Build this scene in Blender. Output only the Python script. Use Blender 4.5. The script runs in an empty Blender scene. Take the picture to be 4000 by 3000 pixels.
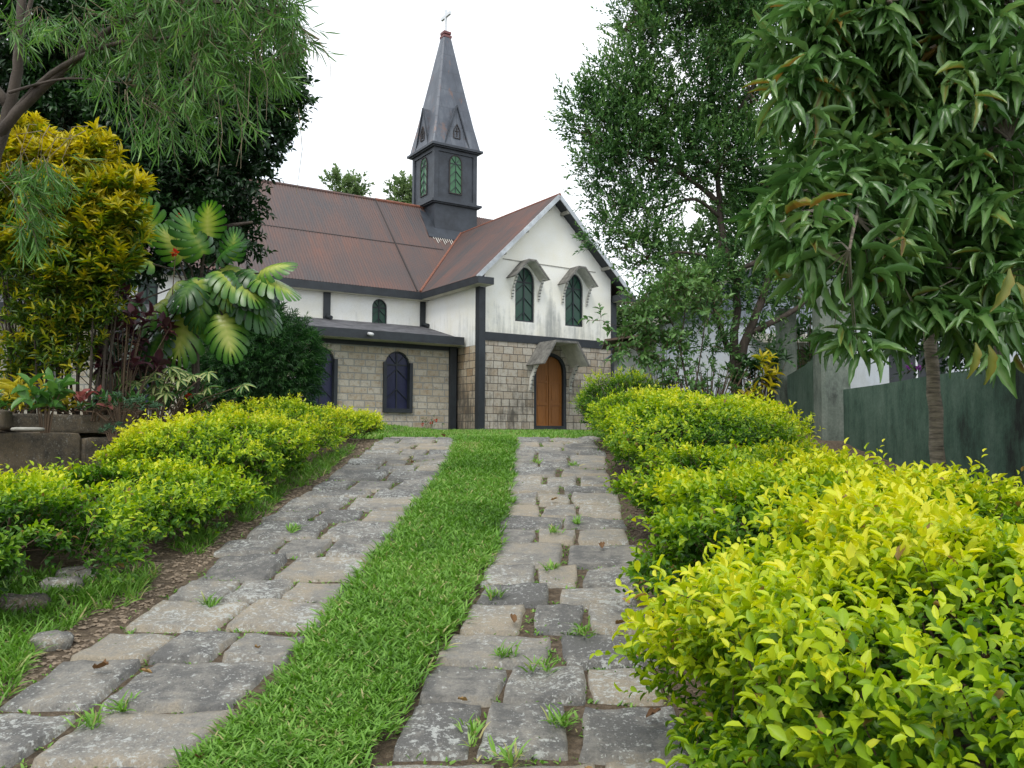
import bpy, math, random
import numpy as np
from mathutils import Vector, Matrix
from mathutils.geometry import tessellate_polygon

# ------------------------------------------------------------------ camera
YAW, PITCH, ROLL = 0.574566, 0.060509, 0.004644
FPX = 3300.2                       # focal length in pixels of the 4000 px wide photograph
EYE = Vector((0.0, 0.0, -0.2312))
scene = bpy.context.scene
COL = scene.collection
def cam_axes():
    cp, sp = math.cos(PITCH), math.sin(PITCH)
    fwd = Vector((0, cp, sp)); right = Vector((1, 0, 0)); up = right.cross(fwd)
    c, s = math.cos(ROLL), math.sin(ROLL)
    return c*right + s*up, -s*right + c*up, fwd
CR, CU, CF = cam_axes()
cd = bpy.data.cameras.new('camera'); cam = bpy.data.objects.new('camera', cd); COL.objects.link(cam)
m = Matrix((CR, CU, -CF)).transposed().to_4x4(); m.translation = EYE
cam.matrix_world = m
cd.sensor_width = 36.0; cd.lens = FPX/4000*36.0; cd.clip_start = 0.05; cd.clip_end = 2000
scene.camera = cam

# ------------------------------------------------------------------ sky, sun, exposure
SUN_EL, SUN_ROT = math.radians(58), math.radians(200)
w = bpy.data.worlds.new("World"); scene.world = w; w.use_nodes = True
nt = w.node_tree; N = nt.nodes; L = nt.links
for n in list(N): N.remove(n)
out = N.new('ShaderNodeOutputWorld'); bg1 = N.new('ShaderNodeBackground'); bg2 = N.new('ShaderNodeBackground')
mix = N.new('ShaderNodeMixShader'); sky = N.new('ShaderNodeTexSky'); sky.sky_type = 'NISHITA'; sky.sun_disc = False
sky.sun_elevation = SUN_EL; sky.sun_rotation = SUN_ROT
L.new(sky.outputs[0], bg1.inputs[0]); bg1.inputs[1].default_value = 0.12
tc = N.new('ShaderNodeTexCoord'); mp = N.new('ShaderNodeMapping'); mp.inputs['Scale'].default_value = (1, 1, 3)
no = N.new('ShaderNodeTexNoise'); no.inputs['Scale'].default_value = 2.2; no.inputs['Detail'].default_value = 5
rp = N.new('ShaderNodeValToRGB'); rp.color_ramp.elements[0].position = .3; rp.color_ramp.elements[0].color = (.80, .90, 1.0, 1)
rp.color_ramp.elements[1].position = .62; rp.color_ramp.elements[1].color = (1.0, 1.0, 1.0, 1)
L.new(tc.outputs['Generated'], mp.inputs[0]); L.new(mp.outputs[0], no.inputs[0]); L.new(no.outputs[0], rp.inputs[0]); L.new(rp.outputs[0], bg2.inputs[0])
bg2.inputs[1].default_value = 1.12
mix.inputs[0].default_value = 0.86
L.new(bg1.outputs[0], mix.inputs[1]); L.new(bg2.outputs[0], mix.inputs[2]); L.new(mix.outputs[0], out.inputs[0])
sd = bpy.data.lights.new('sun', 'SUN'); sd.energy = 1.3; sd.angle = math.radians(20); sd.color = (1, .96, .9)
so = bpy.data.objects.new('sun', sd); COL.objects.link(so)
sdir = Vector((math.sin(SUN_ROT)*math.cos(SUN_EL), math.cos(SUN_ROT)*math.cos(SUN_EL), math.sin(SUN_EL)))
so.rotation_euler = sdir.to_track_quat('Z', 'Y').to_euler()
scene.view_settings.view_transform = 'Standard'; scene.view_settings.look = 'None'
scene.view_settings.exposure = 0.62; scene.view_settings.gamma = 1

# ------------------------------------------------------------------ helpers
def at(xv, yv, Y):
    """point seen at (xv, yv) of a 2212 x 1659 view of the photograph, at distance Y in front of the camera"""
    a = (xv/2212*4000-2000)/FPX; b = (1500-yv/1659*3000)/FPX
    d = CR*a + CU*b + CF
    return EYE + d*(Y/d.y)
VPX = FPX*2212/4000
def tag(o, label=None, cat=None, group=None, kind=None):
    if label: o['label'] = label
    if cat: o['category'] = cat
    if group: o['group'] = group
    if kind: o['kind'] = kind
    return o
def empty(name, loc, rz=0):
    o = bpy.data.objects.new(name, None); COL.objects.link(o); o.location = loc; o.rotation_euler = (0, 0, rz); o.empty_display_size = .2
    return o
def mesh_np(name, V, faces_flat, loops, mats, parent=None, smooth=False, tone=None, matidx=None):
    """V (n,3); faces_flat: flat vertex indices; loops: number of loops per face"""
    me = bpy.data.meshes.new(name)
    V = np.ascontiguousarray(V, dtype=np.float32); ff = np.ascontiguousarray(faces_flat, dtype=np.int32); lo = np.ascontiguousarray(loops, dtype=np.int32)
    me.vertices.add(len(V)); me.vertices.foreach_set('co', V.ravel())
    me.loops.add(len(ff)); me.loops.foreach_set('vertex_index', ff)
    st = np.zeros(len(lo), np.int32); st[1:] = np.cumsum(lo)[:-1]
    me.polygons.add(len(lo)); me.polygons.foreach_set('loop_start', st); me.polygons.foreach_set('loop_total', lo)
    if matidx is not None: me.polygons.foreach_set('material_index', np.ascontiguousarray(matidx, dtype=np.int32))
    me.polygons.foreach_set('use_smooth', np.full(len(lo), smooth, dtype=bool))
    if tone is not None:
        at_ = me.attributes.new('tone', 'FLOAT', 'POINT'); at_.data.foreach_set('value', np.ascontiguousarray(tone, dtype=np.float32))
    me.update(calc_edges=True); me.validate()
    for mm in (mats if isinstance(mats, (list, tuple)) else [mats]): me.materials.append(mm)
    o = bpy.data.objects.new(name, me); COL.objects.link(o)
    if parent: o.parent = parent
    return o
class MB:
    """collects shapes that become ONE mesh object"""
    def __init__(s): s.v = []; s.f = []; s.sm = []
    def add(s, vs, fs):
        b = len(s.v); s.v += [tuple(v) for v in vs]; s.f += [tuple(b+i for i in f) for f in fs]
    def box(s, x0, x1, y0, y1, z0, z1):
        s.add([(x0,y0,z0),(x1,y0,z0),(x1,y1,z0),(x0,y1,z0),(x0,y0,z1),(x1,y0,z1),(x1,y1,z1),(x0,y1,z1)],
              [(0,3,2,1),(4,5,6,7),(0,1,5,4),(1,2,6,5),(2,3,7,6),(3,0,4,7)])
    def prism(s, poly, d):
        """closed polygon (list of 3d points) extruded along vector d"""
        n = len(poly); d = Vector(d); P = [Vector(p) for p in poly]
        s.add(P+[p+d for p in P], [tuple(range(n))[::-1], tuple(range(n, 2*n))]+[(i, (i+1) % n, n+(i+1) % n, n+i) for i in range(n)])
    def bar(s, a, b, w, h, up=(0,0,1)):
        a = Vector(a); b = Vector(b); d = (b-a).normalized(); u = Vector(up); sd_ = d.cross(u)
        if sd_.length < 1e-4: sd_ = d.cross(Vector((1,0,0)))
        sd_.normalize(); u = sd_.cross(d).normalized()
        c = [a+sd_*w/2*i+u*h/2*j for i, j in ((-1,-1),(1,-1),(1,1),(-1,1))]
        s.prism(c, b-a)
    def tube(s, pts, rad, seg=8, wob=0.0):
        P = [Vector(p) for p in pts]; n = len(P); b = len(s.v); prev = None
        for i, p in enumerate(P):
            t = (P[min(i+1, n-1)]-P[max(i-1, 0)]).normalized()
            if prev is None: x = t.orthogonal().normalized()
            else:
                x = prev-t*prev.dot(t)
                x = x.normalized() if x.length > 1e-5 else t.orthogonal().normalized()
            prev = x; y = t.cross(x)
            r = rad[i] if isinstance(rad, (list, tuple)) else rad
            for k in range(seg):
                a = 2*math.pi*k/seg; rr = r*(1+wob*math.sin(3*a+i*1.7)*.6+wob*math.sin(i*2.3+a))
                s.v.append(tuple(p+(x*math.cos(a)+y*math.sin(a))*rr))
        for i in range(n-1):
            for k in range(seg):
                s.f.append((b+i*seg+k, b+i*seg+(k+1) % seg, b+(i+1)*seg+(k+1) % seg, b+(i+1)*seg+k))
        s.f.append(tuple(b+k for k in range(seg))[::-1]); s.f.append(tuple(b+(n-1)*seg+k for k in range(seg)))
    def build(s, name, mat, parent=None, smooth=False):
        ff = [i for f in s.f for i in f]; lo = [len(f) for f in s.f]
        return mesh_np(name, np.array(s.v), ff, lo, mat, parent, smooth)

# ------------------------------------------------------------------ materials
def newmat(name):
    m_ = bpy.data.materials.new(name); m_.use_nodes = True; t = m_.node_tree
    b = t.nodes['Principled BSDF']; return m_, t, b
def nd(t, typ, **k):
    n = t.nodes.new(typ)
    for a, v in k.items():
        if hasattr(n, a): setattr(n, a, v)
        else: n.inputs[a.replace('_', ' ')].default_value = v
    return n
def ramp(t, fac, stops, interp='LINEAR'):
    r = t.nodes.new('ShaderNodeValToRGB'); e = r.color_ramp; e.interpolation = interp
    while len(e.elements) < len(stops): e.elements.new(.5)
    for el, (p, c) in zip(e.elements, stops):
        el.position = p; el.color = (*c, 1) if len(c) == 3 else c
    t.links.new(fac, r.inputs[0]); return r.outputs[0]
def noise(t, vec, scale, detail=4, rough=.6, sc=(1,1,1)):
    mp_ = t.nodes.new('ShaderNodeMapping'); mp_.inputs['Scale'].default_value = sc; t.links.new(vec, mp_.inputs[0])
    n = t.nodes.new('ShaderNodeTexNoise'); n.inputs['Scale'].default_value = scale; n.inputs['Detail'].default_value = detail; n.inputs['Roughness'].default_value = rough
    t.links.new(mp_.outputs[0], n.inputs[0]); return n.outputs[0]
def mixc(t, fac, a, b, mode='MIX'):
    n = t.nodes.new('ShaderNodeMix'); n.data_type = 'RGBA'; n.blend_type = mode; n.clamp_factor = True
    if isinstance(fac, (int, float)): n.inputs[0].default_value = fac
    else: t.links.new(fac, n.inputs[0])
    for i, x in ((6, a), (7, b)):
        if isinstance(x, tuple): n.inputs[i].default_value = (*x, 1) if len(x) == 3 else x
        else: t.links.new(x, n.inputs[i])
    return n.outputs[2]
def math_(t, op, a, b=None):
    n = t.nodes.new('ShaderNodeMath'); n.operation = op
    for i, x in enumerate((a, b)):
        if x is None: continue
        if isinstance(x, (int, float)): n.inputs[i].default_value = x
        else: t.links.new(x, n.inputs[i])
    return n.outputs[0]
def bump(t, b, h, strength=.4, dist=.02):
    n = t.nodes.new('ShaderNodeBump'); n.inputs['Strength'].default_value = strength; n.inputs['Distance'].default_value = dist
    t.links.new(h, n.inputs['Height']); t.links.new(n.outputs[0], b.inputs['Normal']); return n
def obj_co(t): return t.nodes.new('ShaderNodeTexCoord').outputs['Object']
def simple(name, col, rough=.7, var=.15, scale=6, bmp=.1, metal=0, spec=.5, sc=(1,1,1)):
    m_, t, b = newmat(name); co = obj_co(t); n = noise(t, co, scale, 6, .65, sc)
    c0 = tuple(x*(1-var) for x in col); c1 = tuple(min(1, x*(1+var)) for x in col)
    t.links.new(ramp(t, n, [(.3, c0), (.7, c1)]), b.inputs['Base Color'])
    b.inputs['Roughness'].default_value = rough; b.inputs['Metallic'].default_value = metal
    b.inputs['Specular IOR Level'].default_value = spec
    if bmp: bump(t, b, noise(t, co, scale*6, 4), bmp, .01)
    return m_
def leafmat(name, stops, rough=.45, trans=.35, spec=.4, varnoise=None, backpale=0):
    m_, t, b = newmat(name)
    a = t.nodes.new('ShaderNodeAttribute'); a.attribute_name = 'tone'
    fac = a.outputs['Fac']
    if varnoise:
        n = noise(t, obj_co(t), varnoise[0], 3)
        fac = math_(t, 'ADD', fac, math_(t, 'MULTIPLY', math_(t, 'SUBTRACT', n, .5), varnoise[1]))
    c = ramp(t, fac, stops)
    t.links.new(c, b.inputs['Base Color']); b.inputs['Roughness'].default_value = rough; b.inputs['Specular IOR Level'].default_value = spec
    tr = t.nodes.new('ShaderNodeBsdfTranslucent'); hs = t.nodes.new('ShaderNodeHueSaturation'); hs.inputs['Value'].default_value = 1.25; hs.inputs['Saturation'].default_value = 1.1
    t.links.new(c, hs.inputs['Color']); t.links.new(hs.outputs[0], tr.inputs[0])
    mx = t.nodes.new('ShaderNodeMixShader'); mx.inputs[0].default_value = trans
    t.links.new(b.outputs[0], mx.inputs[1]); t.links.new(tr.outputs[0], mx.inputs[2])
    t.links.new(mx.outputs[0], t.nodes['Material Output'].inputs[0])
    return m_
def brickmat(name, axis, c1, c2, mortar, bw, bh, msize, mold, moldlow=.3, seed=0, bias=-.1):
    m_, t, b = newmat(name); co = obj_co(t)
    sp = t.nodes.new('ShaderNodeSeparateXYZ'); t.links.new(co, sp.inputs[0])
    cb = t.nodes.new('ShaderNodeCombineXYZ'); t.links.new(sp.outputs[axis], cb.inputs[0]); t.links.new(sp.outputs[2], cb.inputs[1])
    br = t.nodes.new('ShaderNodeTexBrick')
    # slightly warp the joints
    nw = t.nodes.new('ShaderNodeTexNoise'); nw.inputs['Scale'].default_value = 3; t.links.new(co, nw.inputs[0])
    va = t.nodes.new('ShaderNodeVectorMath'); va.operation = 'MULTIPLY_ADD'; va.inputs[1].default_value = (.05, .03, 0)
    t.links.new(nw.outputs['Color'], va.inputs[0]); t.links.new(cb.outputs[0], va.inputs[2])
    t.links.new(va.outputs[0], br.inputs['Vector'])
    br.inputs['Scale'].default_value = 1; br.inputs['Brick Width'].default_value = bw; br.inputs['Row Height'].default_value = bh
    br.inputs['Mortar Size'].default_value = msize; br.inputs['Mortar Smooth'].default_value = .25; br.inputs['Bias'].default_value = bias
    br.offset = .45; br.squash = .8; br.squash_frequency = 3
    br.inputs['Color1'].default_value = (*c1, 1); br.inputs['Color2'].default_value = (*c2, 1); br.inputs['Mortar'].default_value = (*mortar, 1)
    n1 = noise(t, co, 7, 5, .7)
    c = mixc(t, ramp(t, n1, [(.50, (0,0,0)), (.72, (.75,.75,.75))]), br.outputs['Color'], (.34, .22, .10), 'MIX')
    n5 = noise(t, co, 4.3, 6, .75, (1,1,1.4)); c = mixc(t, ramp(t, n5, [(.52,(0,0,0)),(.70,(.55,.55,.55))]), c, (.17,.155,.125))
    c = mixc(t, math_(t, 'MULTIPLY', br.outputs['Fac'], 1.0), c, mortar)
    nf = noise(t, co, 40, 4, .7)
    c = mixc(t, .35, c, ramp(t, nf, [(.3, (.25,.25,.25)), (.7, (1,1,1))]), 'MULTIPLY')
    # black mould: blotchy, with drip streaks
    nm = noise(t, co, 1.1, 6, .7, (1,1,.55)); ns = noise(t, co, 9, 3, .6, (1,1,.12))
    mm = math_(t, 'ADD', math_(t, 'ADD', math_(t, 'MULTIPLY', nm, .72), math_(t, 'MULTIPLY', br.outputs['Color'], -.12)), math_(t, 'ADD', math_(t, 'MULTIPLY', ns, .30), math_(t, 'MULTIPLY', n5, .14)))
    zf = math_(t, 'MULTIPLY', math_(t, 'SUBTRACT', 1.6, sp.outputs[2]), moldlow*.1)
    mm = math_(t, 'ADD', mm, zf)
    c = mixc(t, ramp(t, mm, [(mold, (0,0,0)), (mold+.17, (.88,.88,.88))]), c, (.075, .068, .055))
    t.links.new(c, b.inputs['Base Color']); b.inputs['Roughness'].default_value = .9
    hh = math_(t, 'ADD', math_(t, 'MULTIPLY', math_(t, 'SUBTRACT', 1, br.outputs['Fac']), 1.0), math_(t, 'MULTIPLY', nf, .35))
    bump(t, b, hh, .7, .025)
    return m_
def plastermat(name, col=(.80,.79,.73), dirt=.5, zc=4.0, stain=0):
    m_, t, b = newmat(name); co = obj_co(t)
    sp = t.nodes.new('ShaderNodeSeparateXYZ'); t.links.new(co, sp.inputs[0])
    n1 = noise(t, co, .8, 5, .65); c = mixc(t, ramp(t, n1, [(.4,(0,0,0)),(.75,(1,1,1))]), col, tuple(x*y for x, y in zip(col, (.93,.90,.80))))
    ns = noise(t, co, 5.5, 5, .65, (1,1,.10)); nb = noise(t, co, 1.3, 5, .7)
    lo = math_(t, 'MULTIPLY', math_(t, 'SUBTRACT', zc+1.2, sp.outputs[2]), .12)
    mm = math_(t, 'ADD', math_(t, 'ADD', math_(t, 'MULTIPLY', ns, .55), math_(t, 'MULTIPLY', nb, .4)), lo)
    if stain:
        dx = math_(t, 'ABSOLUTE', math_(t, 'SUBTRACT', sp.outputs[0], stain)); mm = math_(t, 'ADD', mm, math_(t, 'MULTIPLY', math_(t, 'MAXIMUM', math_(t, 'SUBTRACT', .5, dx), 0), math_(t, 'MULTIPLY', math_(t, 'LESS_THAN', sp.outputs[2], 6.1), .35)))
    c = mixc(t, ramp(t, mm, [(.58,(0,0,0)),(.80,(dirt,dirt,dirt))]), c, (.30,.31,.29))
    nf = noise(t, co, 30, 3, .7)
    c = mixc(t, .12, c, ramp(t, nf, [(.3,(.3,.3,.3)),(.6,(1,1,1))]), 'MULTIPLY')
    t.links.new(c, b.inputs['Base Color']); b.inputs['Roughness'].default_value = .85
    bump(t, b, nf, .15, .01); return m_
def corrmat(name, axis, rust, grey, seed=0., sheet=.72):
    """weathered corrugated sheet: every sheet its own rust, streaks down the slope"""
    m_, t, b = newmat(name); co = obj_co(t)
    sp = t.nodes.new('ShaderNodeSeparateXYZ'); t.links.new(co, sp.inputs[0])
    fl = math_(t, 'FLOOR', math_(t, 'MULTIPLY', sp.outputs[axis], 1/sheet)); fz = math_(t, 'FLOOR', math_(t, 'MULTIPLY', math_(t, 'SUBTRACT', sp.outputs[2], .85), 1/2.25))
    cb = t.nodes.new('ShaderNodeCombineXYZ'); t.links.new(fl, cb.inputs[0]); t.links.new(fz, cb.inputs[1]); cb.inputs[2].default_value = seed
    wn = t.nodes.new('ShaderNodeTexWhiteNoise'); wn.noise_dimensions = '3D'; t.links.new(cb.outputs[0], wn.inputs[0])
    sc = (9, .5, .5) if axis == 0 else (.5, 9, .5)
    st = noise(t, co, 1.6, 6, .7, sc); big = noise(t, co, .35, 4, .6); fine = noise(t, co, 9, 5, .75, (3, 1, .4) if axis == 0 else (1, 3, .4))
    f = math_(t, 'ADD', math_(t, 'ADD', math_(t, 'MULTIPLY', wn.outputs[0], .15), math_(t, 'MULTIPLY', st, .60)), math_(t, 'ADD', math_(t, 'MULTIPLY', big, .62), -.13))
    f = math_(t, 'ADD', f, math_(t, 'MULTIPLY', fine, .26))
    c = ramp(t, f, [(.50, grey), (.62, tuple((a+b_)/2 for a, b_ in zip(grey, rust))), (.74, rust), (.92, (rust[0]*1.5, rust[1]*1.12, rust[2]*.9))])
    t.links.new(c, b.inputs['Base Color']); b.inputs['Roughness'].default_value = .62; b.inputs['Metallic'].default_value = .0
    bump(t, b, fine, .2, .01); return m_
def woodmat(name, c0, c1):
    m_, t, b = newmat(name); co = obj_co(t); n = noise(t, co, 8, 6, .7, (3, 3, .25))
    t.links.new(ramp(t, n, [(.3, c0), (.7, c1)]), b.inputs['Base Color']); b.inputs['Roughness'].default_value = .5
    bump(t, b, n, .2, .01); return m_
def lichenstone(name, base=(.235,.222,.195), dark=(.118,.115,.108), tan=(.32,.275,.205), lich=(.44,.45,.42), amount=.578):
    m_, t, b = newmat(name); co = obj_co(t)
    a = t.nodes.new('ShaderNodeAttribute'); a.attribute_name = 'tone'
    n1 = noise(t, co, 2.3, 7, .7); n2 = noise(t, co, 9, 7, .75)
    f = math_(t, 'ADD', math_(t, 'ADD', math_(t, 'MULTIPLY', n1, .55), math_(t, 'MULTIPLY', n2, .45)), math_(t, 'MULTIPLY', math_(t, 'SUBTRACT', a.outputs['Fac'], .5), .20))
    c = ramp(t, f, [(.42, dark), (.52, base), (.64, tan)])
    # lichen: crusty pale specks
    nl = noise(t, co, 26, 6, .72); nl2 = noise(t, co, 1.6, 3, .6)
    lf = math_(t, 'ADD', nl, math_(t, 'MULTIPLY', math_(t, 'SUBTRACT', nl2, .5), .35))
    c = mixc(t, ramp(t, lf, [(amount, (0,0,0)), (amount+.035, (.85,.85,.85))]), c, lich)
    sp_ = noise(t, co, 58, 3, .55)
    c = mixc(t, ramp(t, math_(t, 'ADD', sp_, math_(t, 'MULTIPLY', math_(t, 'SUBTRACT', nl2, .5), .45)), [(.60, (0,0,0)), (.66, (.65,.65,.65))]), c, lich)
    nf = noise(t, co, 110, 3, .7)
    c = mixc(t, .5, c, ramp(t, nf, [(.3, (.35,.35,.35)), (.65, (1.0,1.0,1.0))]), 'MULTIPLY')
    t.links.new(c, b.inputs['Base Color']); b.inputs['Roughness'].default_value = .9
    bump(t, b, math_(t, 'ADD', math_(t, 'MULTIPLY', n2, .6), math_(t, 'MULTIPLY', nf, .25)), .8, .03); return m_

M = {}
M['dark'] = simple('charcoal_paint', (.021,.026,.031), .55, .35, 3, .1)
M['tower'] = simple('tower_paint', (.034,.041,.052), .55, .4, 2.2, .15)
M['plaster'] = plastermat('white_plaster', (.86,.85,.78), .85, 3.9, 3.12)
M['plaster2'] = plastermat('nave_plaster', (.86,.86,.82), .6, 3.6)
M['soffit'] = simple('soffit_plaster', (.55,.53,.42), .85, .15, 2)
M['stone_front'] = brickmat('front_stone', 0, (.54,.50,.42), (.38,.29,.19), (.09,.08,.07), .42, .27, .012, .515, .22, 0, -.35)
M['stone_side'] = brickmat('side_stone', 1, (.50,.43,.32), (.33,.22,.12), (.05,.045,.04), .42, .27, .012, .49, .5)
M['stone_aisle'] = brickmat('aisle_stone', 0, (.60,.55,.45), (.48,.39,.27), (.34,.34,.31), .50, .235, .020, .66, .35, 0, -.2)
M['roof_nave'] = corrmat('rusty_sheet_nave', 0, (.100,.058,.048), (.058,.052,.054), 1.)
M['roof_cross'] = corrmat('rusty_sheet_transept', 1, (.092,.046,.036), (.040,.037,.038), 5., .8)
M['rust'] = simple('rust_flashing', (.20,.075,.045), .7, .4, 8, .1)
M['seam'] = simple('tar_seam', (.03,.024,.022), .7)
M['green'] = simple('green_pane', (.018,.070,.042), .35, .2, 4, .05)
M['green2'] = simple('tower_green_pane', (.036,.135,.055), .35, .2, 4, .05)
M['navy'] = simple('navy_pane', (.018,.021,.060), .35, .2, 4, .05)
M['door'] = woodmat('door_wood', (.22,.080,.014), (.34,.130,.024))
M['hood'] = simple('weathered_hood', (.145,.14,.125), .9, .55, 5, .3)
M['hoodwhite'] = simple('hood_soffit', (.62,.61,.55), .85, .2, 4, .1)
M['tin'] = simple('tin_bargeboard', (.42,.45,.47), .5, .3, 3, .05)
M['spire'] = None
M['white'] = simple('white_paint', (.66,.68,.70), .5, .03)
M['redcap'] = simple('red_cap', (.16,.055,.055), .6, .25, 8)
M['pvc'] = simple('pvc_pipe', (.55,.56,.56), .4, .05)
M['concrete'] = simple('old_concrete', (.30,.29,.25), .9, .35, 4, .2)
def spiremat():
    m_, t, b = newmat('spire_sheet'); co = obj_co(t)
    n = noise(t, co, 1.2, 6, .7, (1,1,.45)); c = ramp(t, n, [(.3,(.060,.068,.084)),(.5,(.092,.103,.124)),(.72,(.16,.175,.195))])
    br = t.nodes.new('ShaderNodeTexBrick'); sp = t.nodes.new('ShaderNodeSeparateXYZ'); t.links.new(co, sp.inputs[0])
    cb = t.nodes.new('ShaderNodeCombineXYZ'); t.links.new(math_(t,'ADD',sp.outputs[0],sp.outputs[1]), cb.inputs[0]); t.links.new(sp.outputs[2], cb.inputs[1]); t.links.new(cb.outputs[0], br.inputs[0])
    br.inputs['Scale'].default_value = 1; br.inputs['Brick Width'].default_value = .7; br.inputs['Row Height'].default_value = .9; br.inputs['Mortar Size'].default_value = .012
    c = mixc(t, math_(t,'MULTIPLY', br.outputs['Fac'], .6), c, (.05,.055,.065))
    n2 = noise(t, co, 2.2, 5, .7, (1,1,.35)); c = mixc(t, ramp(t, n2, [(.55,(0,0,0)),(.68,(.8,.8,.8))]), c, (.22,.11,.065))
    t.links.new(c, b.inputs['Base Color']); b.inputs['Roughness'].default_value = .5; b.inputs['Metallic'].default_value = .25
    bump(t, b, math_(t,'SUBTRACT',n,math_(t,'MULTIPLY',br.outputs['Fac'],.5)), .25, .02); return m_
M['spire'] = spiremat()
M['bark'] = simple('bark', (.062,.049,.038), .95, .45, 9, .8, sc=(1,1,.35))
M['bark_pale'] = simple('pale_bark', (.15,.125,.095), .95, .75, 9, .8, sc=(1,1,7))
M['twig'] = simple('twig', (.12,.08,.05), .9, .3, 10, .3)

# ------------------------------------------------------------------ foliage
rng = np.random.default_rng(7)
def nrm(a): return a/np.maximum(np.linalg.norm(a, axis=1, keepdims=True), 1e-9)
class SNoise:
    """smooth pseudo noise, about -1..1"""
    def __init__(s, scale, seed=0, n=14):
        r = np.random.default_rng(seed); s.k = r.normal(size=(n, 3))*scale; s.p = r.uniform(0, 6.28, n); s.n = n
    def __call__(s, P): return np.sin(P@s.k.T+s.p).sum(1)/math.sqrt(s.n/2)/1.4
# leaf templates: verts (along, across, normal), faces, per-vertex tone offset
def T_fold():
    return (np.array([(0,0,0),(.42,-.5,.10),(1,0,-.04),(.42,.5,.10)], float), [(0,2,1),(0,3,2)], np.zeros(4))
def T_leaf(bend=.22, cup=.12):
    v = [(0,0,0)]
    for x, w_ in ((.28,.40),(.58,.47),(.84,.24)):
        for s_ in (-1,0,1): v.append((x, s_*w_, abs(s_)*cup-bend*x*x))
    v.append((1,0,-bend))
    f = [(0,2,1),(0,3,2),(1,2,5,4),(2,3,6,5),(4,5,8,7),(5,6,9,8),(7,8,10),(8,9,10)]
    return np.array(v, float), f, np.zeros(len(v))
def T_long(segs=7, bend=.35, cup=.1, wave=.0, mid=.0, peak=.45):
    v = []; tn = []
    for i in range(segs+1):
        x = i/segs; w_ = .5*max(0.02, math.sin(math.pi*min(1, x**(.85 if peak < .5 else 1.15))))**.8
        for s_ in (-1,0,1):
            ww = w_*(1+wave*math.sin(i*2.6+s_*1.3))
            v.append((x, s_*ww, abs(s_)*cup*w_*2+wave*.25*math.sin(i*2.1+s_*2)*abs(s_)-bend*x*x)); tn.append(mid if s_ == 0 else 0)
    f = []
    for i in range(segs):
        a = i*3; f += [(a,a+1,a+4,a+3),(a+1,a+2,a+5,a+4)]
    return np.array(v, float), f, np.array(tn, float)
def T_blade():
    return (np.array([(0,-.5,0),(0,.5,0),(.45,-.45,.10),(.45,.45,.10),(.8,-.25,.06),(.8,.25,.06),(1,0,-.04)], float), [(0,1,3,2),(2,3,5,4),(4,5,6)], np.zeros(7))
def leaves(name, base, d, n, length, width, tone, mat, parent=None, tmpl=None, wob=0.0):
    V, F, tt = tmpl; k = len(V); m_ = len(base)
    d = nrm(d); side = nrm(np.cross(n, d)); n = np.cross(d, side)
    if np.isscalar(width): width = np.full(m_, width)
    X = V[None,:,0,None]*length[:,None,None]*d[:,None,:] + V[None,:,1,None]*(length*width)[:,None,None]*side[:,None,:] + V[None,:,2,None]*length[:,None,None]*n[:,None,:]
    P = (base[:,None,:]+X).reshape(-1,3)
    T_ = (tone[:,None]+tt[None,:]).ravel()
    ff = np.array([i for f in F for i in f]); lo = np.array([len(f) for f in F])
    allf = (ff[None,:]+(np.arange(m_)*k)[:,None]).ravel(); alllo = np.tile(lo, m_)
    return mesh_np(name, P, allf, alllo, mat, parent, True, T_)
def shoots(P, D, Ls, k, leaf, spread=.9, jit=.35, droop=0., tone=None, tipup=.35, phyl=2.4, upn=.5, start=.15, tonegrad=.35, rg=rng):
    """k leaves round every shoot. returns base, dir, normal, length, tone"""
    n = len(P); D = nrm(D)
    h = nrm(np.cross(D, rg.normal(size=(n,3)))); h2 = np.cross(D, h)
    B = []; DD = []; NN = []; LL = []; TT = []
    for j in range(k):
        f = start+(1-start)*(j+.5)/k
        a = j*phyl+rg.uniform(0, .6, n)
        rad = h*np.cos(a)[:,None]+h2*np.sin(a)[:,None]
        s_ = spread*(1-tipup*f)
        d = nrm(D*(1-.35*s_)+rad*s_+rg.normal(size=(n,3))*jit*.4+np.array([0,0,-droop]))
        nn = nrm(D*.6+np.array([0,0,upn])+rg.normal(size=(n,3))*.25-d*.2)
        B.append(P+D*(Ls*f)[:,None]); DD.append(d); NN.append(nn)
        LL.append(leaf*rg.uniform(.65,1.15,n)*(1-.25*abs(f-.5)))
        TT.append((tone if tone is not None else np.full(n,.5))+tonegrad*(f-.5)+rg.normal(0,.08,n))
    return [np.concatenate(x) for x in (B, DD, NN, LL, TT)]
def blob_pts(blobs, n, shell=.5, nz=None, thr=-9, rg=rng, flat=1.0):
    """points in the outer part of ellipsoids; returns P, outward"""
    C_ = np.array([b[0] for b in blobs], float); Rr = np.array([b[1] if hasattr(b[1], '__len__') else (b[1],)*3 for b in blobs], float)
    wgt = Rr.prod(1)**(2/3); idx = rg.choice(len(blobs), n, p=wgt/wgt.sum())
    d = nrm(rg.normal(size=(n,3))); r = shell+(1-shell)*rg.uniform(0,1,n)**.6
    P = C_[idx]+d*Rr[idx]*r[:,None]; o = nrm(d/Rr[idx])
    if nz is not None:
        k = nz(P) > thr; P = P[k]; o = o[k]; r = r[k]
    return P, o, r
def pxblob(x, y, r, Y, sy=1.0, sz=1.0):
    R_ = r/VPX*Y; return (tuple(at(x, y, Y)), (R_, R_*sy, R_*sz))

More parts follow.
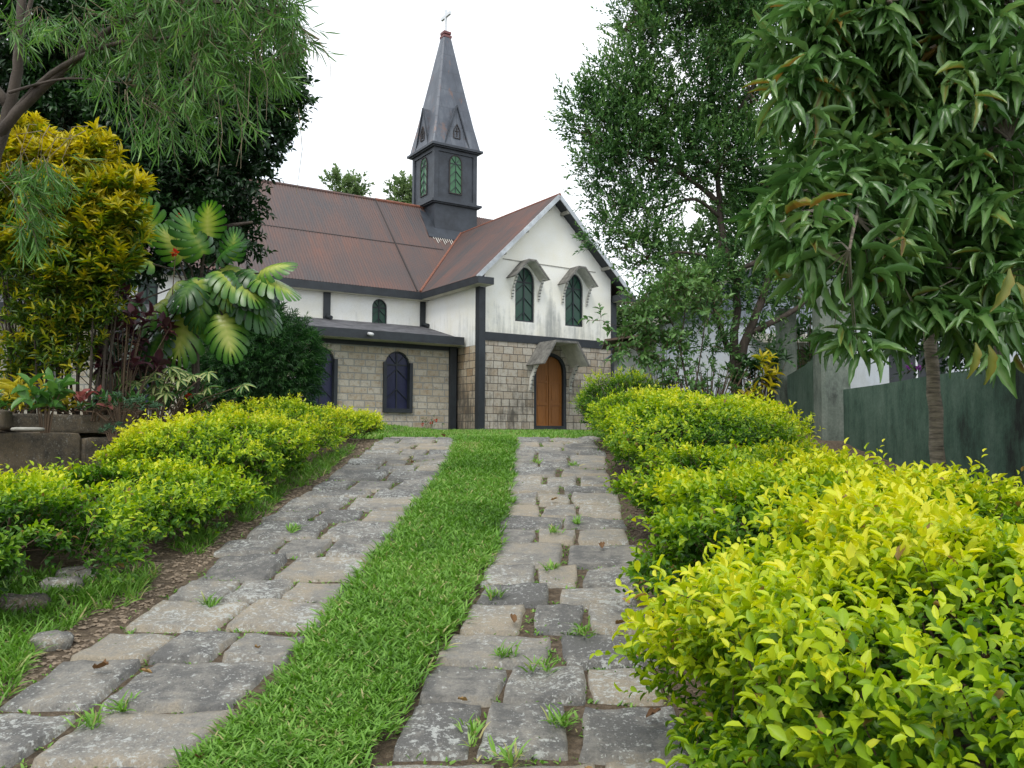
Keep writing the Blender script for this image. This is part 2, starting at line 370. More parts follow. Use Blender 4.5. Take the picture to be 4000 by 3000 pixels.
# ------------------------------------------------------------------ ground shape
def gz(Y):
    Y = np.asarray(Y, float)
    z = -1.8312+.1315*Y
    k = np.clip((Y-10.6)/3.4, 0, 1); top = -.305+.0125*(np.clip(Y, 0, 29)-11.7)
    z2 = np.where(Y < 10.6, z, z*(1-k*k*(3-2*k))+top*(k*k*(3-2*k)))
    z2 = np.where(Y > 14, top, z2); z2 = np.where(Y < 0, -1.8312+.05*Y, z2)
    return np.minimum(z2, np.where(Y > 11.7, np.minimum(top+.0, -.05), z2))
def interp(tab, Y): return np.interp(Y, [t[0] for t in tab], [t[1] for t in tab])
LOUT = [(1.5,-2.25),(3.7,-2.12),(4.9,-2.0),(7.3,-2.0),(8.3,-1.9),(10,-1.85),(12,-1.80),(14,-1.7)]
SL = [(1.5,-1.30),(3.1,-1.20),(3.7,-1.06),(4.9,-.99),(5.9,-.9),(7.3,-.8),(9.7,-.68),(12,-.74),(14,-.8)]
SR = [(1.5,-.55),(3.1,-.49),(3.7,-.40),(4.9,-.25),(5.9,-.15),(7.3,-.08),(9.7,-.03),(12,.0),(14,.05)]
ROUT = [(1.5,.60),(3.7,.70),(4.9,.79),(5.9,.86),(7.3,.97),(9.8,1.13),(11,1.17),(12,1.12),(14,1.05)]
gn = SNoise(.8, 3); gn2 = SNoise(6, 4)
def ground_h(X, Y):
    X = np.asarray(X, float); Y = np.asarray(Y, float); z = gz(Y)
    # terrace behind the old stone wall on the left
    wl = np.interp(Y, [0, 8.2, 10, 12, 14, 16], [-7.5, -5.3, -4.2, -3.5, -2.9, -2.6])
    k = np.clip((wl-.12-X)/.25, 0, 1); z = z*(1-k)+(-.06)*k
    # soft rise under the hedges
    out_ = np.clip((-2.3-X)/1.0, 0, 1)*(1-k)*.10+np.clip((X-1.3)/1.5, 0, 1)*.08*(Y < 14)
    P = np.stack([X, Y, 0*X], -1).reshape(-1, 3)
    nn = (gn(P)*.015+gn2(P)*.008).reshape(X.shape)
    lo_ = np.interp(Y, [t_[0] for t_ in LOUT], [t_[1] for t_ in LOUT]); hi_ = np.interp(Y, [t_[0] for t_ in ROUT], [t_[1] for t_ in ROUT])
    tr = np.clip((X-lo_+.16)/.12, 0, 1)*np.clip((hi_+.16-X)/.12, 0, 1)*(Y < 13.2)
    return z+out_+nn*(1-.8*tr)-.012*tr
xs = np.concatenate([[-420,-200,-100,-60,-40,-28,-20,-15,-12,-10], np.arange(-9,8,.12), [8,9,10,12,15,20,28,40,60,100,200,420]])
ys = np.concatenate([[-60,-30,-12,-6,-2,0], np.arange(.5,16,.12), np.arange(16.2,32,.5), [34,38,45,60,90,140,220,420,900]])
GX, GY = np.meshgrid(xs, ys); GZ = ground_h(GX, GY)
def gridfaces(nx, ny):
    i = np.arange(nx-1); j = np.arange(ny-1); I, J = np.meshgrid(i, j); a = (J*nx+I).ravel()
    return np.stack([a, a+1, a+nx+1, a+nx], -1)
m_, t, b = newmat('soil_and_turf'); co = obj_co(t)
n1 = noise(t, co, 1.3, 6, .7); n2 = noise(t, co, 22, 6, .75); n3 = noise(t, co, 90, 3, .7)
soil = ramp(t, n2, [(.3,(.045,.032,.020)),(.5,(.12,.085,.052)),(.7,(.24,.185,.125))])
turf = ramp(t, n2, [(.3,(.022,.035,.010)),(.7,(.055,.085,.022))])
sp = t.nodes.new('ShaderNodeSeparateXYZ'); t.links.new(co, sp.inputs[0])
fy = ramp(t, math_(t,'ADD', math_(t,'MULTIPLY', math_(t,'SUBTRACT', sp.outputs[1], 12.0), .3), n1), [(.45,(0,0,0)),(.75,(1,1,1))])
c = mixc(t, fy, soil, turf); t.links.new(c, b.inputs['Base Color']); b.inputs['Roughness'].default_value = 1
bump(t, b, math_(t,'ADD', n2, math_(t,'MULTIPLY', n3, .4)), 1.0, .04)
M['ground'] = m_
f = gridfaces(len(xs), len(ys))
g = mesh_np('ground', np.stack([GX.ravel(), GY.ravel(), GZ.ravel()], -1), f.ravel(), np.full(len(f), 4), M['ground'], None, True)
tag(g, kind='structure')

# ------------------------------------------------------------------ stone tracks
M['paving'] = lichenstone('paving_stone')
def stone_patch(corners, z_extra, rg, tone, nu=15, nv=12):
    """one laid stone: rounded rough top, sides going down. corners in plan: a(left near) b(right near) c(right far) d(left far)"""
    a, b_, c_, d_ = [np.array(p) for p in corners]
    u = np.linspace(-1, 1, nu); v = np.linspace(-1, 1, nv)
    u = np.sign(u)*abs(u)**.72; v = np.sign(v)*abs(v)**.72
    U, V = np.meshgrid(u, v)
    # rounded outline
    cr = (np.abs(U)**6*np.abs(V)**6); shr = 1-.045*cr
    Us = (U*shr+1)/2; Vs = (V*shr+1)/2
    P = (1-Us)[...,None]*((1-Vs)[...,None]*a+Vs[...,None]*d_)+Us[...,None]*((1-Vs)[...,None]*b_+Vs[...,None]*c_)
    edge = np.maximum(np.abs(U), np.abs(V))
    s1 = SNoise(5.5, int(rg.integers(1e6))); s2 = SNoise(22, int(rg.integers(1e6)))
    Q = np.stack([P[...,0].ravel(), P[...,1].ravel(), 0*P[...,0].ravel()], -1)
    wob = np.stack([s1(Q+3).reshape(U.shape), s1(Q-7).reshape(U.shape)], -1)*.013*(edge**2)[...,None]+np.stack([s2(Q+3).reshape(U.shape), s2(Q-7).reshape(U.shape)], -1)*.007*(edge**2)[...,None]
    P = P+wob
    h = z_extra+s1(Q).reshape(U.shape)*.006+s2(Q).reshape(U.shape)*.0055
    tilt = rg.normal(0, .006, 2); h = h+tilt[0]*U+tilt[1]*V
    h = h-.010*np.clip((edge-.80)/.20, 0, 1)**2.0
    h = np.where(edge > .985, h-.075, h)
    Z = gz(P[...,1])+h
    return np.stack([P[...,0], P[...,1], Z], -1).reshape(-1,3), gridfaces(nu, nv), (tone+1.0*np.clip((edge-.80)/.2, 0, 1)*np.clip(.5+.5*s1(Q+9).reshape(U.shape), 0, 1)).ravel()
def ypx(yv):  # distance along the drive at picture height yv
    return 1.6/((yv-700)/VPX)
def track(name, left, right, rows, ymax, seed):
    rg = np.random.default_rng(seed); V = []; F = []; T_ = []; nb = 0
    yr = [(ypx(a), s_) for a, s_ in rows]
    y = yr[-1][0]
    while y < ymax:
        y += rg.uniform(.36, .52); k = rg.integers(2, 4); yr.append((y, [(i+1)/k+rg.uniform(-.09,.09) for i in range(k-1)]))
    for (y0, s_), (y1, _) in zip(yr[:-1], yr[1:]):
        cuts = [0]+list(s_)+[1]
        for i in range(len(cuts)-1):
            g_ = rg.uniform(.002, .012); gy = rg.uniform(.002, .010)
            def pt(fr, yy): 
                l = interp(left, yy); r = interp(right, yy); return (float(l+(r-l)*fr), float(yy))
            j = lambda: rg.normal(0, .010)
            sk = rg.normal(0, .02)
            a = pt(cuts[i], y0+gy); bq = pt(cuts[i+1], y0+gy); c_ = pt(cuts[i+1], y1-gy); d_ = pt(cuts[i], y1-gy)
            e0 = j()*2 if i == 0 else g_; e1 = j()*2 if i == len(cuts)-2 else -g_
            cs = [(a[0]+e0+j(), a[1]+j()), (bq[0]+e1+j(), bq[1]+j()), (c_[0]+e1+j()+sk*.3, c_[1]+j()), (d_[0]+e0+j()+sk*.3, d_[1]+j())]
            v, f_, tn = stone_patch(cs, rg.uniform(.016, .023), rg, rg.uniform(0, 1))
            V.append(v); F.append(f_+nb); T_.append(tn); nb += len(v)
    V = np.concatenate(V); F = np.concatenate(F)
    o = mesh_np(name, V, F.ravel(), np.full(len(F), 4), M['paving'], None, True, np.concatenate(T_))
    tag(o, kind='structure'); return o
rows_L = [(1900,[.5]),(1790,[.35,.7]),(1650,[.42]),(1532,[.40,]),(1428,[.36,.66]),(1361,[.52]),(1300,[.34,.66]),(1256,[.48]),(1204,[.33,.64]),(1168,[.5]),(1128,[.33,.66]),(1104,[.45]),(1078,[.55]),(1062,[.3,.66]),(1040,[.5]),(1020,[.35,.7])]
rows_R = [(1900,[.5]),(1780,[.4,.7]),(1628,[.30,.62]),(1508,[.33,.66]),(1434,[.52]),(1364,[.36,.66]),(1306,[.48]),(1264,[.36,.63]),(1224,[.52]),(1174,[.30,.60]),(1142,[.5]),(1120,[.33,.62]),(1092,[.30,.58]),(1066,[.5]),(1050,[.35,.65]),(1030,[.5]),(1012,[.3,.6])]
track('path', LOUT, SL, rows_L, 12.9, 11)
track('path', SR, ROUT, rows_R, 12.9, 12)

# ------------------------------------------------------------------ grass and gravel
M['grass'] = leafmat('grass_blades', [(0,(.060,.145,.018)),(.45,(.145,.31,.040)),(.8,(.24,.42,.08)),(1,(.42,.38,.17))], .5, .3, .3)
def grass(name, X, Y, ln, wd, seed, flat=.8, mat=None, tone0=.45, label=None, tuft=5, hz=None):
    rg = np.random.default_rng(seed); n = len(X); Z = (gz(Y) if hz is None else hz)
    P0 = np.stack([X, Y, Z], -1); B = []; D = []; Nn = []; Ls = []; T_ = []
    nz_ = SNoise(2.5, seed); tt = nz_(P0)*.17+SNoise(9, seed+1)(P0)*.07
    for k in range(tuft):
        a = rg.uniform(0, 6.28, n); el = rg.uniform(.15, 1.25, n)*(1.15-flat*.5)
        d = np.stack([np.cos(a)*np.cos(el), np.sin(a)*np.cos(el), np.sin(el)], -1)
        B.append(P0+np.stack([np.cos(a), np.sin(a), 0*a+.3], -1)*rg.uniform(0,.02,n)[:,None]); D.append(d)
        Nn.append(np.array([0,0,1.])+rg.normal(size=(n,3))*.3); Ls.append(ln*rg.uniform(.5,1.25,n)); T_.append(tone0+tt+rg.normal(0,.17,n)+(rg.uniform(0,1,n) > .955)*.55)
    B, D, Nn, Ls, T_ = [np.concatenate(q) for q in (B, D, Nn, Ls, T_)]
    return leaves(name, B, D, Nn, Ls, wd/ln, T_, mat or M['grass'], None, T_blade())
def strip_pts(l, r, y0, y1, n, rg, over=.05, py=1.):
    Y = y0+(y1-y0)*rg.uniform(0,1,n)**py; Xl = interp(l, Y)-over*rg.uniform(-.6,1.3,n); Xr = interp(r, Y)+over*rg.uniform(-.6,1.3,n)
    return Xl+(Xr-Xl)*rg.uniform(0,1,n), Y
rg = np.random.default_rng(5)
GL = [(y_, x_+.10*max(0, min(1, (7-y_)/4))+.02) for y_, x_ in SL]; GR = [(y_, x_-.07*max(0, min(1, (7-y_)/4))) for y_, x_ in SR]
Xa, Ya = strip_pts(GL, GR, 1.9, 5.2, 7000, rg, .06); Xb, Yb = strip_pts(GL, GR, 5.2, 12.9, 10500, rg, .07)
Z_ = lambda X, Y: gz(Y)+.015+np.clip(.03-.0*X, 0, 1)
X = np.concatenate([Xa, Xb]); Y = np.concatenate([Ya, Yb])
ex = rg.choice([-1, 1], 1500); Ye = 1.9+10*rg.uniform(0,1,1500)**1.5; Xe = np.where(ex < 0, interp(GL, Ye)-.10*rg.uniform(0,1,1500)**2, interp(GR, Ye)+.10*rg.uniform(0,1,1500)**2)
kk_ = SNoise(5, 77)(np.stack([Xe, Ye, 0*Xe], -1)) > .1; X = np.concatenate([X, Xe[kk_]]); Y = np.concatenate([Y, Ye[kk_]])
o = grass('grass', X, Y, .066, .009, 21, .85, hz=gz(Y)+.022); tag(o, 'mown strip of bright green grass between the two stone tracks', 'grass', kind='stuff')
# turf between the top of the drive and the church
n = 26000; Y = 12.6+15*rg.uniform(0,1,n)**1.6; X = -5+13*rg.uniform(0,1,n)
k = ~((Y < 13.1) & (X > -1.75) & (X < -.75)) & ~((Y < 13.1) & (X > .1) & (X < 1.05)); X = X[k]; Y = Y[k]
o = grass('grass', X, Y, .085, .014, 22, .3, tuft=4, tone0=.5, hz=ground_h(X, Y)); tag(o, 'green lawn in front of the church at the top of the drive', 'grass', kind='stuff')
# left verge patches
def patch(cx, cy, rx, ry, n, rg):
    a = rg.uniform(0, 6.28, n); r = np.sqrt(rg.uniform(0,1,n))*(1+.25*np.sin(3*a+cx)); return cx+rx*r*np.cos(a), cy+ry*r*np.sin(a)
ps = [patch(*q, rg) for q in ((-2.55,3.85,.42,.9,900),(-2.75,4.65,.32,.5,520),(-2.35,5.05,.22,.35,200),(-2.9,3.0,.6,.6,700),(-2.25,6.2,.12,.4,90),(-2.2,7.6,.15,.8,200),(-2.1,9.5,.15,1.2,260),(-2.35,8.6,.15,.8,120))]
X = np.concatenate([p[0] for p in ps]); Y = np.concatenate([p[1] for p in ps])
o = grass('grass', X, Y, .10, .0085, 23, .5, hz=ground_h(X, Y)); tag(o, 'rough grass growing on the bare verge left of the stone track', 'grass', kind='stuff')
# weeds in the joints: each tuft a thing
spots = [(1160,1003),(1237,1008),(1247,1133),(1196,1152),(1193,1232),(1085,1418),(1170,1442),(1256,1368),(1205,1560),(1020,1580),(1100,1640),(452,1312),(200,1562),(635,1150),(250,1535),(1072,1290)]
wrg = np.random.default_rng(9); wl_ = ['beside the grass strip','in a joint of the right hand track','in a joint of the left hand track']
words = ['upper right track behind its twin','upper right track nearest the hedge','mid right track where three stones meet','right track just below the middle tuft','right track among small stones','near right track close to the grass strip','near right track at the centre joint','right track tall seed stalk tuft','front right track next to the hedge side joint','front right track near the grass','very front right track','left track, middle, on top of a slab edge','front left slab, in its crack','upper left track between two slabs','front left track at the slab corner','right track short tuft by the strip']
for (x, y), wd_ in zip(spots, words):
    Yd = ypx(y); p = at(x, y, Yd); n = 9
    X = p.x+wrg.normal(0,.022,n); Y = Yd+wrg.normal(0,.035,n)
    o = grass('weed_tuft', X, Y, .07, .0085, int(wrg.integers(1e6)), .55, hz=gz(Y)+.02, tuft=5)
    tag(o, 'small green weed tuft growing on '+wd_, 'weed', 'weed tufts in the paving joints')
# moss and tiny weeds in joints (stuff), gravel
n = 6500; X1, Y1 = strip_pts(LOUT, SL, 2, 12, n//2, rg); X2, Y2 = strip_pts(SR, ROUT, 2, 12, n//2, rg); X = np.concatenate([X1, X2]); Y = np.concatenate([Y1, Y2])
o = grass('joint_moss', X, Y, .028, .010, 25, .9, hz=gz(Y)-.012, tuft=3); tag(o, 'tiny green weeds and moss in the joints between paving stones', 'moss', kind='stuff')
M['gravel'] = simple('gravel_stones', (.19,.145,.10), .9, .6, 25, .4)
def pebbles(name, X, Y, s, seed, mat, lift=0.):
    rg = np.random.default_rng(seed); n = len(X)
    base = np.array([(1,0,0),(-1,0,0),(0,1,0),(0,-1,0),(0,0,1),(0,0,-1),(.6,.6,.5),(-.6,.6,.5),(-.6,-.6,.5),(.6,-.6,.5)], float)
    F = np.array([(4,6,7),(4,7,8),(4,8,9),(4,9,6),(6,0,2),(6,2,7),(7,2,1),(7,1,8),(8,1,3),(8,3,9),(9,3,0),(9,0,6),(5,2,0),(5,1,2),(5,3,1),(5,0,3)])
    a = rg.uniform(0,6.28,n); c_, s_ = np.cos(a), np.sin(a); sc_ = s*rg.uniform(.4,1.4,(n,1))*np.concatenate([rg.uniform(.7,1.3,(n,1)), rg.uniform(.6,1,(n,1)), rg.uniform(.35,.7,(n,1))], 1)
    V = base[None]*sc_[:,None,:]*rg.uniform(.75,1.2,(n,10,1)); Vx = V[...,0]*c_[:,None]-V[...,1]*s_[:,None]; Vy = V[...,0]*s_[:,None]+V[...,1]*c_[:,None]
    P = np.stack([Vx+X[:,None], Vy+Y[:,None], V[...,2]+(ground_h(X, Y)+lift)[:,None]], -1).reshape(-1,3)
    f_ = (F[None]+(np.arange(n)*10)[:,None,None]).reshape(-1,3)
    return mesh_np(name, P, f_.ravel(), np.full(len(f_),3), mat, None, False, np.repeat(rg.uniform(0,1,n),10))
Y = 3.2+8.5*rg.uniform(0,1,5200)**1.3; X = interp(LOUT, Y)-.03-.85*rg.uniform(0,1,5200)**1.4
o = pebbles('gravel', X, Y, .017, 31, M['gravel']); tag(o, 'loose brown gravel on the verge left of the stone track', 'gravel', kind='stuff')
Y = 2.2+9.5*rg.uniform(0,1,2600)**1.3; X = interp(ROUT, Y)+np.abs(rg.normal(0,.16,2600))+.0
o = pebbles('gravel', X, Y, .016, 32, simple('dark_gravel', (.09,.065,.045), .95, .5, 3, .4)); tag(o, 'dark crumbly soil and grit under the right hedge', 'gravel', kind='stuff')
# fallen leaves
M['dryleaf'] = leafmat('dry_leaf', [(0,(.12,.06,.03)),(1,(.35,.22,.09))], .7, .15, .2)
dl = np.random.default_rng(41)
dsp = [(1395,1320,.12),(1330,1330,.09),(1385,1395,.11),(1360,1290,.08),(205,1422,.13),(1110,1328,.10),(1190,1080,.09),(1300,1178,.11),(890,1003,.10),(960,945,.14),(705,978,.12),(330,1430,.07),(1290,1625,.08),(1395,1510,.09),(560,1380,.07),(430,1590,.08),(1010,1480,.07)]
for i, (x, y, s_) in enumerate(dsp):
    Yd = ypx(y)-.2; p = at(x, y, Yd); a = dl.uniform(0,6.28)
    o = leaves('dry_leaf', np.array([[p.x, Yd, float(gz(Yd))+.045]]), np.array([[math.cos(a), math.sin(a), .12]]), np.array([[dl.normal(0,.3), dl.normal(0,.3), 1.]]), np.array([s_*.75]), .5, np.array([dl.uniform(0,1)]), M['dryleaf'], None, T_long(6, -.25, .25, .3))
    tag(o, 'curled brown fallen leaf lying on the stone track', 'leaf', 'fallen dry leaves on the tracks')

# ------------------------------------------------------------------ the church (local axes: x along the front, y away from it, z up)
CH = empty('church', (-1.190, 29.652, 0), YAW)
tag(CH, 'white and stone church with rusty corrugated roof and dark pointed spire', 'church')
def part(name, mb, mat, parent=CH, smooth=False): return mb.build(name, mat, parent, smooth)
def arch(u0, u1, z0, zs, zt, n=12, pointed=0.0):
    """outline of an opening, anticlockwise seen from outside: up the right side, over the head"""
    c = (u0+u1)/2; r = (u1-u0)/2; P = [(u0, z0), (u1, z0)]
    for i in range(n+1):
        a = math.pi*i/n; x = math.cos(a); z = math.sin(a)
        if pointed: z = z**(1-.25*pointed)*(1+.0)
        P.append((c+r*x, zs+(zt-zs)*z))
    return P
def wall_with_holes(name, outer, holes, y, depth, mat, parent=CH, side=False):
    """outer/holes: 2d outlines. Plane y = const (or x = const when side), reveals go `depth` inwards"""
    mp_ = (lambda p, d: (y+d, p[0], p[1])) if side else (lambda p, d: (p[0], y+d, p[1]))
    mb = MB(); loops = [outer]+holes
    tri = tessellate_polygon([[Vector((p[0], p[1], 0)) for p in l] for l in loops])
    flat = [p for l in loops for p in l]
    mb.add([mp_(p, 0) for p in flat], tri)
    for h in holes:
        n = len(h)
        for i in range(n):
            a, b_ = h[i], h[(i+1) % n]; mb.add([mp_(a,0), mp_(b_,0), mp_(b_,depth), mp_(a,depth)], [(0,1,2,3)])
    return part(name, mb, mat, parent)
def ring(mb, outl, y, t_in, d, closed=True):
    """frame following an outline, t_in wide inwards, from y to y+d"""
    c = Vector((sum(p[0] for p in outl)/len(outl), sum(p[1] for p in outl)/len(outl)))
    n = len(outl); inn = []
    for i in range(n):
        p0 = Vector(outl[i-1]); p1 = Vector(outl[i]); p2 = Vector(outl[(i+1) % n])
        e1 = (p1-p0).normalized(); e2 = (p2-p1).normalized(); n1 = Vector((-e1.y, e1.x)); n2 = Vector((-e2.y, e2.x)); nn = (n1+n2)
        nn = nn.normalized()/max(.5, nn.normalized().dot(n1)); inn.append(p1+nn*t_in)
    for i in range(n if closed else n-1):
        j = (i+1) % n; a, b_, c_, d_ = outl[i], outl[j], inn[j], inn[i]
        v = [(q[0], y, q[1]) for q in (a, b_, c_, d_)]+[(q[0], y+d, q[1]) for q in (a, b_, c_, d_)]
        mb.add(v, [(0,1,2,3),(0,4,5,1),(3,2,6,7)])
def window(outl, y, pane_mat, zs, chev, parent=CH, fw=.055, name='window', dep=.10, mull=.045, frame_out=None):
    u0, u1 = outl[0][0], outl[1][0]; z0 = outl[0][1]; zt = max(p[1] for p in outl); c = (u0+u1)/2
    fr = MB(); ring(fr, outl, y+dep-.045, fw, .05)
    o = part(name, fr, M['dark'], parent)
    pn = MB(); pn.add([(p[0], y+dep, p[1]) for p in outl], [tuple(range(len(outl)))]); part('pane', pn, pane_mat, o)
    bars = MB(); yb = y+dep-.018
    bars.box(c-mull/2, c+mull/2, yb-.018, yb, z0+fw, zt-fw)
    bars.box(u0+fw, c-mull/2-.001, yb-.015, yb, zs-mull/2, zs+mull/2); bars.box(c+mull/2+.001, u1-fw, yb-.015, yb, zs-mull/2, zs+mull/2)
    hw = (u1-u0)/2-fw
    for zc in chev:
        for s_ in (-1, 1):
            za = zc+hw*.75; 
            bars.bar((c, yb-.008, za) , (c+s_*hw, yb-.008, zc-hw*.15), .018, .03, (0,1,0)) if zc-hw*.15 > z0+.02 else None
    rr = hw*.9
    for s_ in (-1, 1): bars.bar((c, yb-.008, zs), (c+s_*rr*.75, yb-.008, zs+(zt-zs)*.68), .018, .025, (0,1,0))
    part('glazing_bars', bars, M['dark'], o)
    return o
W_ = 6.28
AZ, AU = 8.72, 3.17           # top of the cross gable roof at its front edge
SLOPE = (AZ-5.30)/(AU+.36)
def roofz(u): return AZ-abs(u-AU)*SLOPE if u < AU else AZ-(u-AU)*((AZ-5.28)/(6.74-AU))
# front walls
door_o = arch(2.38, 3.86, 0.0, 2.02, 2.84, 14, 1.0)
lower = [(.26, -.02), (2.375, -.02), (2.38, 0.0)]
mbw = wall_with_holes('stone_wall', [(.26,-.05),(6.02,-.05),(6.02,3.14),(.26,3.14)], [door_o[:]], 0, .22, M['stone_front'])
w1 = arch(1.54, 2.39, 3.91, 5.38, 5.93); w2 = arch(3.80, 4.65, 3.91, 5.36, 5.93)
gab = [(.26,3.42),(6.02,3.42),(6.02,roofz(6.02)-.10)]+[(AU,AZ-.12)]+[(.26,roofz(.26)-.10)]
wall_with_holes('gable_wall', gab, [w1, w2], 0, .14, M['plaster'])
mb = MB(); mb.box(.10, 6.2, .30, 4.15, -.1, 4.9); part('inner_core', mb, M['dark'])   # dark interior behind the shutters
mb = MB(); mb.box(.262, 6.018, -.03, .10, 3.13, 3.43); part('band_course', mb, M['dark'])
mb = MB(); mb.bar((1.0,-.012,6.13),(5.25,-.012,6.10),.02,.03); part('moulding', mb, M['concrete'])
for u in (0., 6.02):
    mb = MB(); mb.box(u, u+.26, -.04, .26, -.1, 5.02); part('corner_pillar', mb, M['dark'])
mb = MB(); mb.box(-.06, 6.5, -.22, .0, -.32, -.04); mb.box(-.14, -.06, -.22, 1.4, -.35, -.06); part('plinth', mb, M['concrete'])
window(w1, 0, M['green'], 5.38, (5.05, 4.55, 4.0)); window(w2, 0, M['green'], 5.36, (5.05, 4.55, 4.0))
# door
dr = MB(); ring(dr, door_o, .02, .12, .10); dfr = part('door_frame', dr, M['dark'])
din = arch(2.50, 3.74, 0.0, 2.02, 2.74, 16, 1.0)
for side in (0, 1):
    mb = MB(); c = 3.12
    half = [p for p in din if (p[0] <= c+1e-6 if side == 0 else p[0] >= c-1e-6)]
    if side == 0: half = [(2.50,0.),(c-.008,0.),(c-.008,2.74)]+[p for p in din[2:] if p[0] < c-.02]
    else: half = [(c+.008,0.),(3.74,0.)]+[p for p in din[2:] if p[0] > c+.02]+[(c+.008,2.74)]
    mb.prism([(p[0], .15, p[1]) for p in half], (0,.04,0))
    u0 = 2.50 if side == 0 else c+.008; u1 = c-.008 if side == 0 else 3.74
    lf = part('door_leaf', mb, M['door'])
    rails = MB()
    for z0, z1 in ((.03,.16),(.88,.99),(1.72,1.80)): rails.box(u0+.085, u1-.085, .128, .149, z0, z1)
    for a, b_ in ((u0+.012,u0+.085),(u1-.085,u1-.012)): rails.box(a, b_, .128, .149, .03, 2.0)
    part('door_rails', rails, M['door'], lf)
    pnl = MB()
    for z0, z1 in ((.24,.80),(1.07,1.64)): pnl.box(u0+.15, u1-.15, .138, .149, z0, z1)
    part('door_panel', pnl, M['door'], lf)
# hoods
def hood(uc, wlow, wtop, zl, zt, p, th, name, brk_u, brk_z0, brk_z1, brk_p, arc=None):
    prof = [(uc-wlow/2, zl),(uc-wtop/2, zt),(uc+wtop/2, zt),(uc+wlow/2, zl)]
    inn = [(uc-wlow/2+th*1.15, zl-th*.1),(uc-wtop/2+th*.5, zt-th),(uc+wtop/2-th*.5, zt-th),(uc+wlow/2-th*1.15, zl-th*.1)]
    mb = MB()
    for i in range(3):
        a, b_ = prof[i], prof[i+1]; c_, d_ = inn[i+1], inn[i]
        mb.prism([(q[0], .0, q[1]) for q in (a, b_, c_, d_)], (0, -p, 0))
    o = part(name, mb, M['hood'])
    # soffit lining, pale
    mb = MB()
    for i in range(3):
        a, b_ = inn[i], inn[i+1]; n_ = Vector((b_[1]-a[1], -(b_[0]-a[0]))).normalized()*.008
        q = [a, b_, (b_[0]+n_.x, b_[1]+n_.y), (a[0]+n_.x, a[1]+n_.y)]
        mb.prism([(k[0], -.002, k[1]) for k in q], (0, -p+.03, 0))
    # arched lining between the hood and the opening
    if arc:
        u0, u1, zs, zt2 = arc; c = (u0+u1)/2; r = (u1-u0)/2; n = 12; po = []
        for i in range(n+1):
            a_ = math.pi*i/n; po.append((c+r*math.cos(a_), zs+(zt2-zs)*math.sin(a_)))
        for i in range(n):
            a, b_ = po[i], po[i+1]
            mb.prism([(a[0],-.001,a[1]),(b_[0],-.001,b_[1]),(b_[0]*1.0,-.001,b_[1]+.03),(a[0],-.001,a[1]+.03)], (0,-p*.35,0))
    part('hood_soffit', mb, M['hoodwhite'], o)
    thick = .10 if name == 'window_hood' else .2
    for u in brk_u:                       # curved bracket, toothed with dark notches
        mb = MB(); pts = []; nn = 7
        for i in range(nn+1):
            f = i/nn; pts.append((-brk_p*(f**1.7)-.07, brk_z0+(brk_z1-brk_z0)*f))
        for i in range(nn):
            (ya, za), (yb_, zb) = pts[i], pts[i+1]
            mb.prism([(u-.03, min(-.001, ya+thick), za), (u-.03, ya, za), (u-.03, yb_, zb), (u-.03, min(-.001, yb_+thick), zb)], (.06,0,0))
        nf_ = len(mb.f)
        for i in range(nn):
            (ya, za), (yb_, zb) = pts[i], pts[i+1]; ym = (ya+yb_)/2; zm = (za+zb)/2
            mb.box(u-.033, u+.033, ym-.012, ym+.045, zm-.012, zm+.012)
        ff = [i for f in mb.f for i in f]
        mesh_np('bracket', np.array(mb.v), ff, [len(f) for f in mb.f], [M['hoodwhite'], M['dark']], o, False, None, [0]*nf_+[1]*(len(mb.f)-nf_))
    return o
hood(1.93, 1.58, .34, 5.45, 6.13, .55, .06, 'window_hood', (1.38, 2.55), 4.72, 5.50, .34)
hood(4.20, 1.55, .34, 5.43, 6.13, .55, .06, 'window_hood', (3.64, 4.80), 4.72, 5.48, .34)
hood(3.08, 2.12, 1.02, 2.32, 3.19, 1.10, .07, 'door_hood', (2.20, 4.00), 1.42, 2.40, .55)
# side walls of the transept
wall_with_holes('side_stone_wall', [(.22,-.05),(1.5,-.05),(1.5,2.95),(.22,2.95)], [], 0.0, .1, M['stone_side'], side=True)
wall_with_holes('side_wall', [(.22,2.95),(4.15,2.95),(4.15,5.05),(.22,5.05)], [], -.006, .1, M['plaster2'], side=True)
mb = MB(); mb.box(6.20, 6.27, .22, 4.5, -.1, 5.05); part('side_wall', mb, M['plaster2'])
# transept roof: two corrugated slopes
def corr_sheet(name, P0, eu, es, nu, length_u, clip, mat, amp=.013, pitch=.115, ns=6):
    """P0 lower corner, eu along the eave, es up the slope (full length vector). clip(u) -> (s0, s1) range 0..1"""
    P0 = Vector(P0); eu = Vector(eu); es = Vector(es); nv = eu.cross(es).normalized()
    if nv.z < 0: nv = -nv
    k = int(length_u/pitch*4); V = []
    us = np.linspace(0, length_u, k+1)
    for i, u in enumerate(us):
        s0, s1 = clip(u); h = amp*math.sin(2*math.pi*u/pitch)
        for j in range(ns+1):
            s_ = s0+(s1-s0)*j/ns; st = .012 if j > ns/2 else 0
            V.append(P0+eu*u+es*s_+nv*(h+st))
    V = np.array([tuple(v) for v in V]); F = gridfaces(ns+1, k+1)
    return mesh_np(name, V, F.ravel(), np.full(len(F), 4), mat, CH, True)
NZ0, NV0, NZ1, NV1 = 5.33, 3.86, 9.93, 8.04          # nave roof eave and ridge
nsl = (NZ1-NZ0)/(NV1-NV0)
es_n = (0, NV1-NV0, NZ1-NZ0)
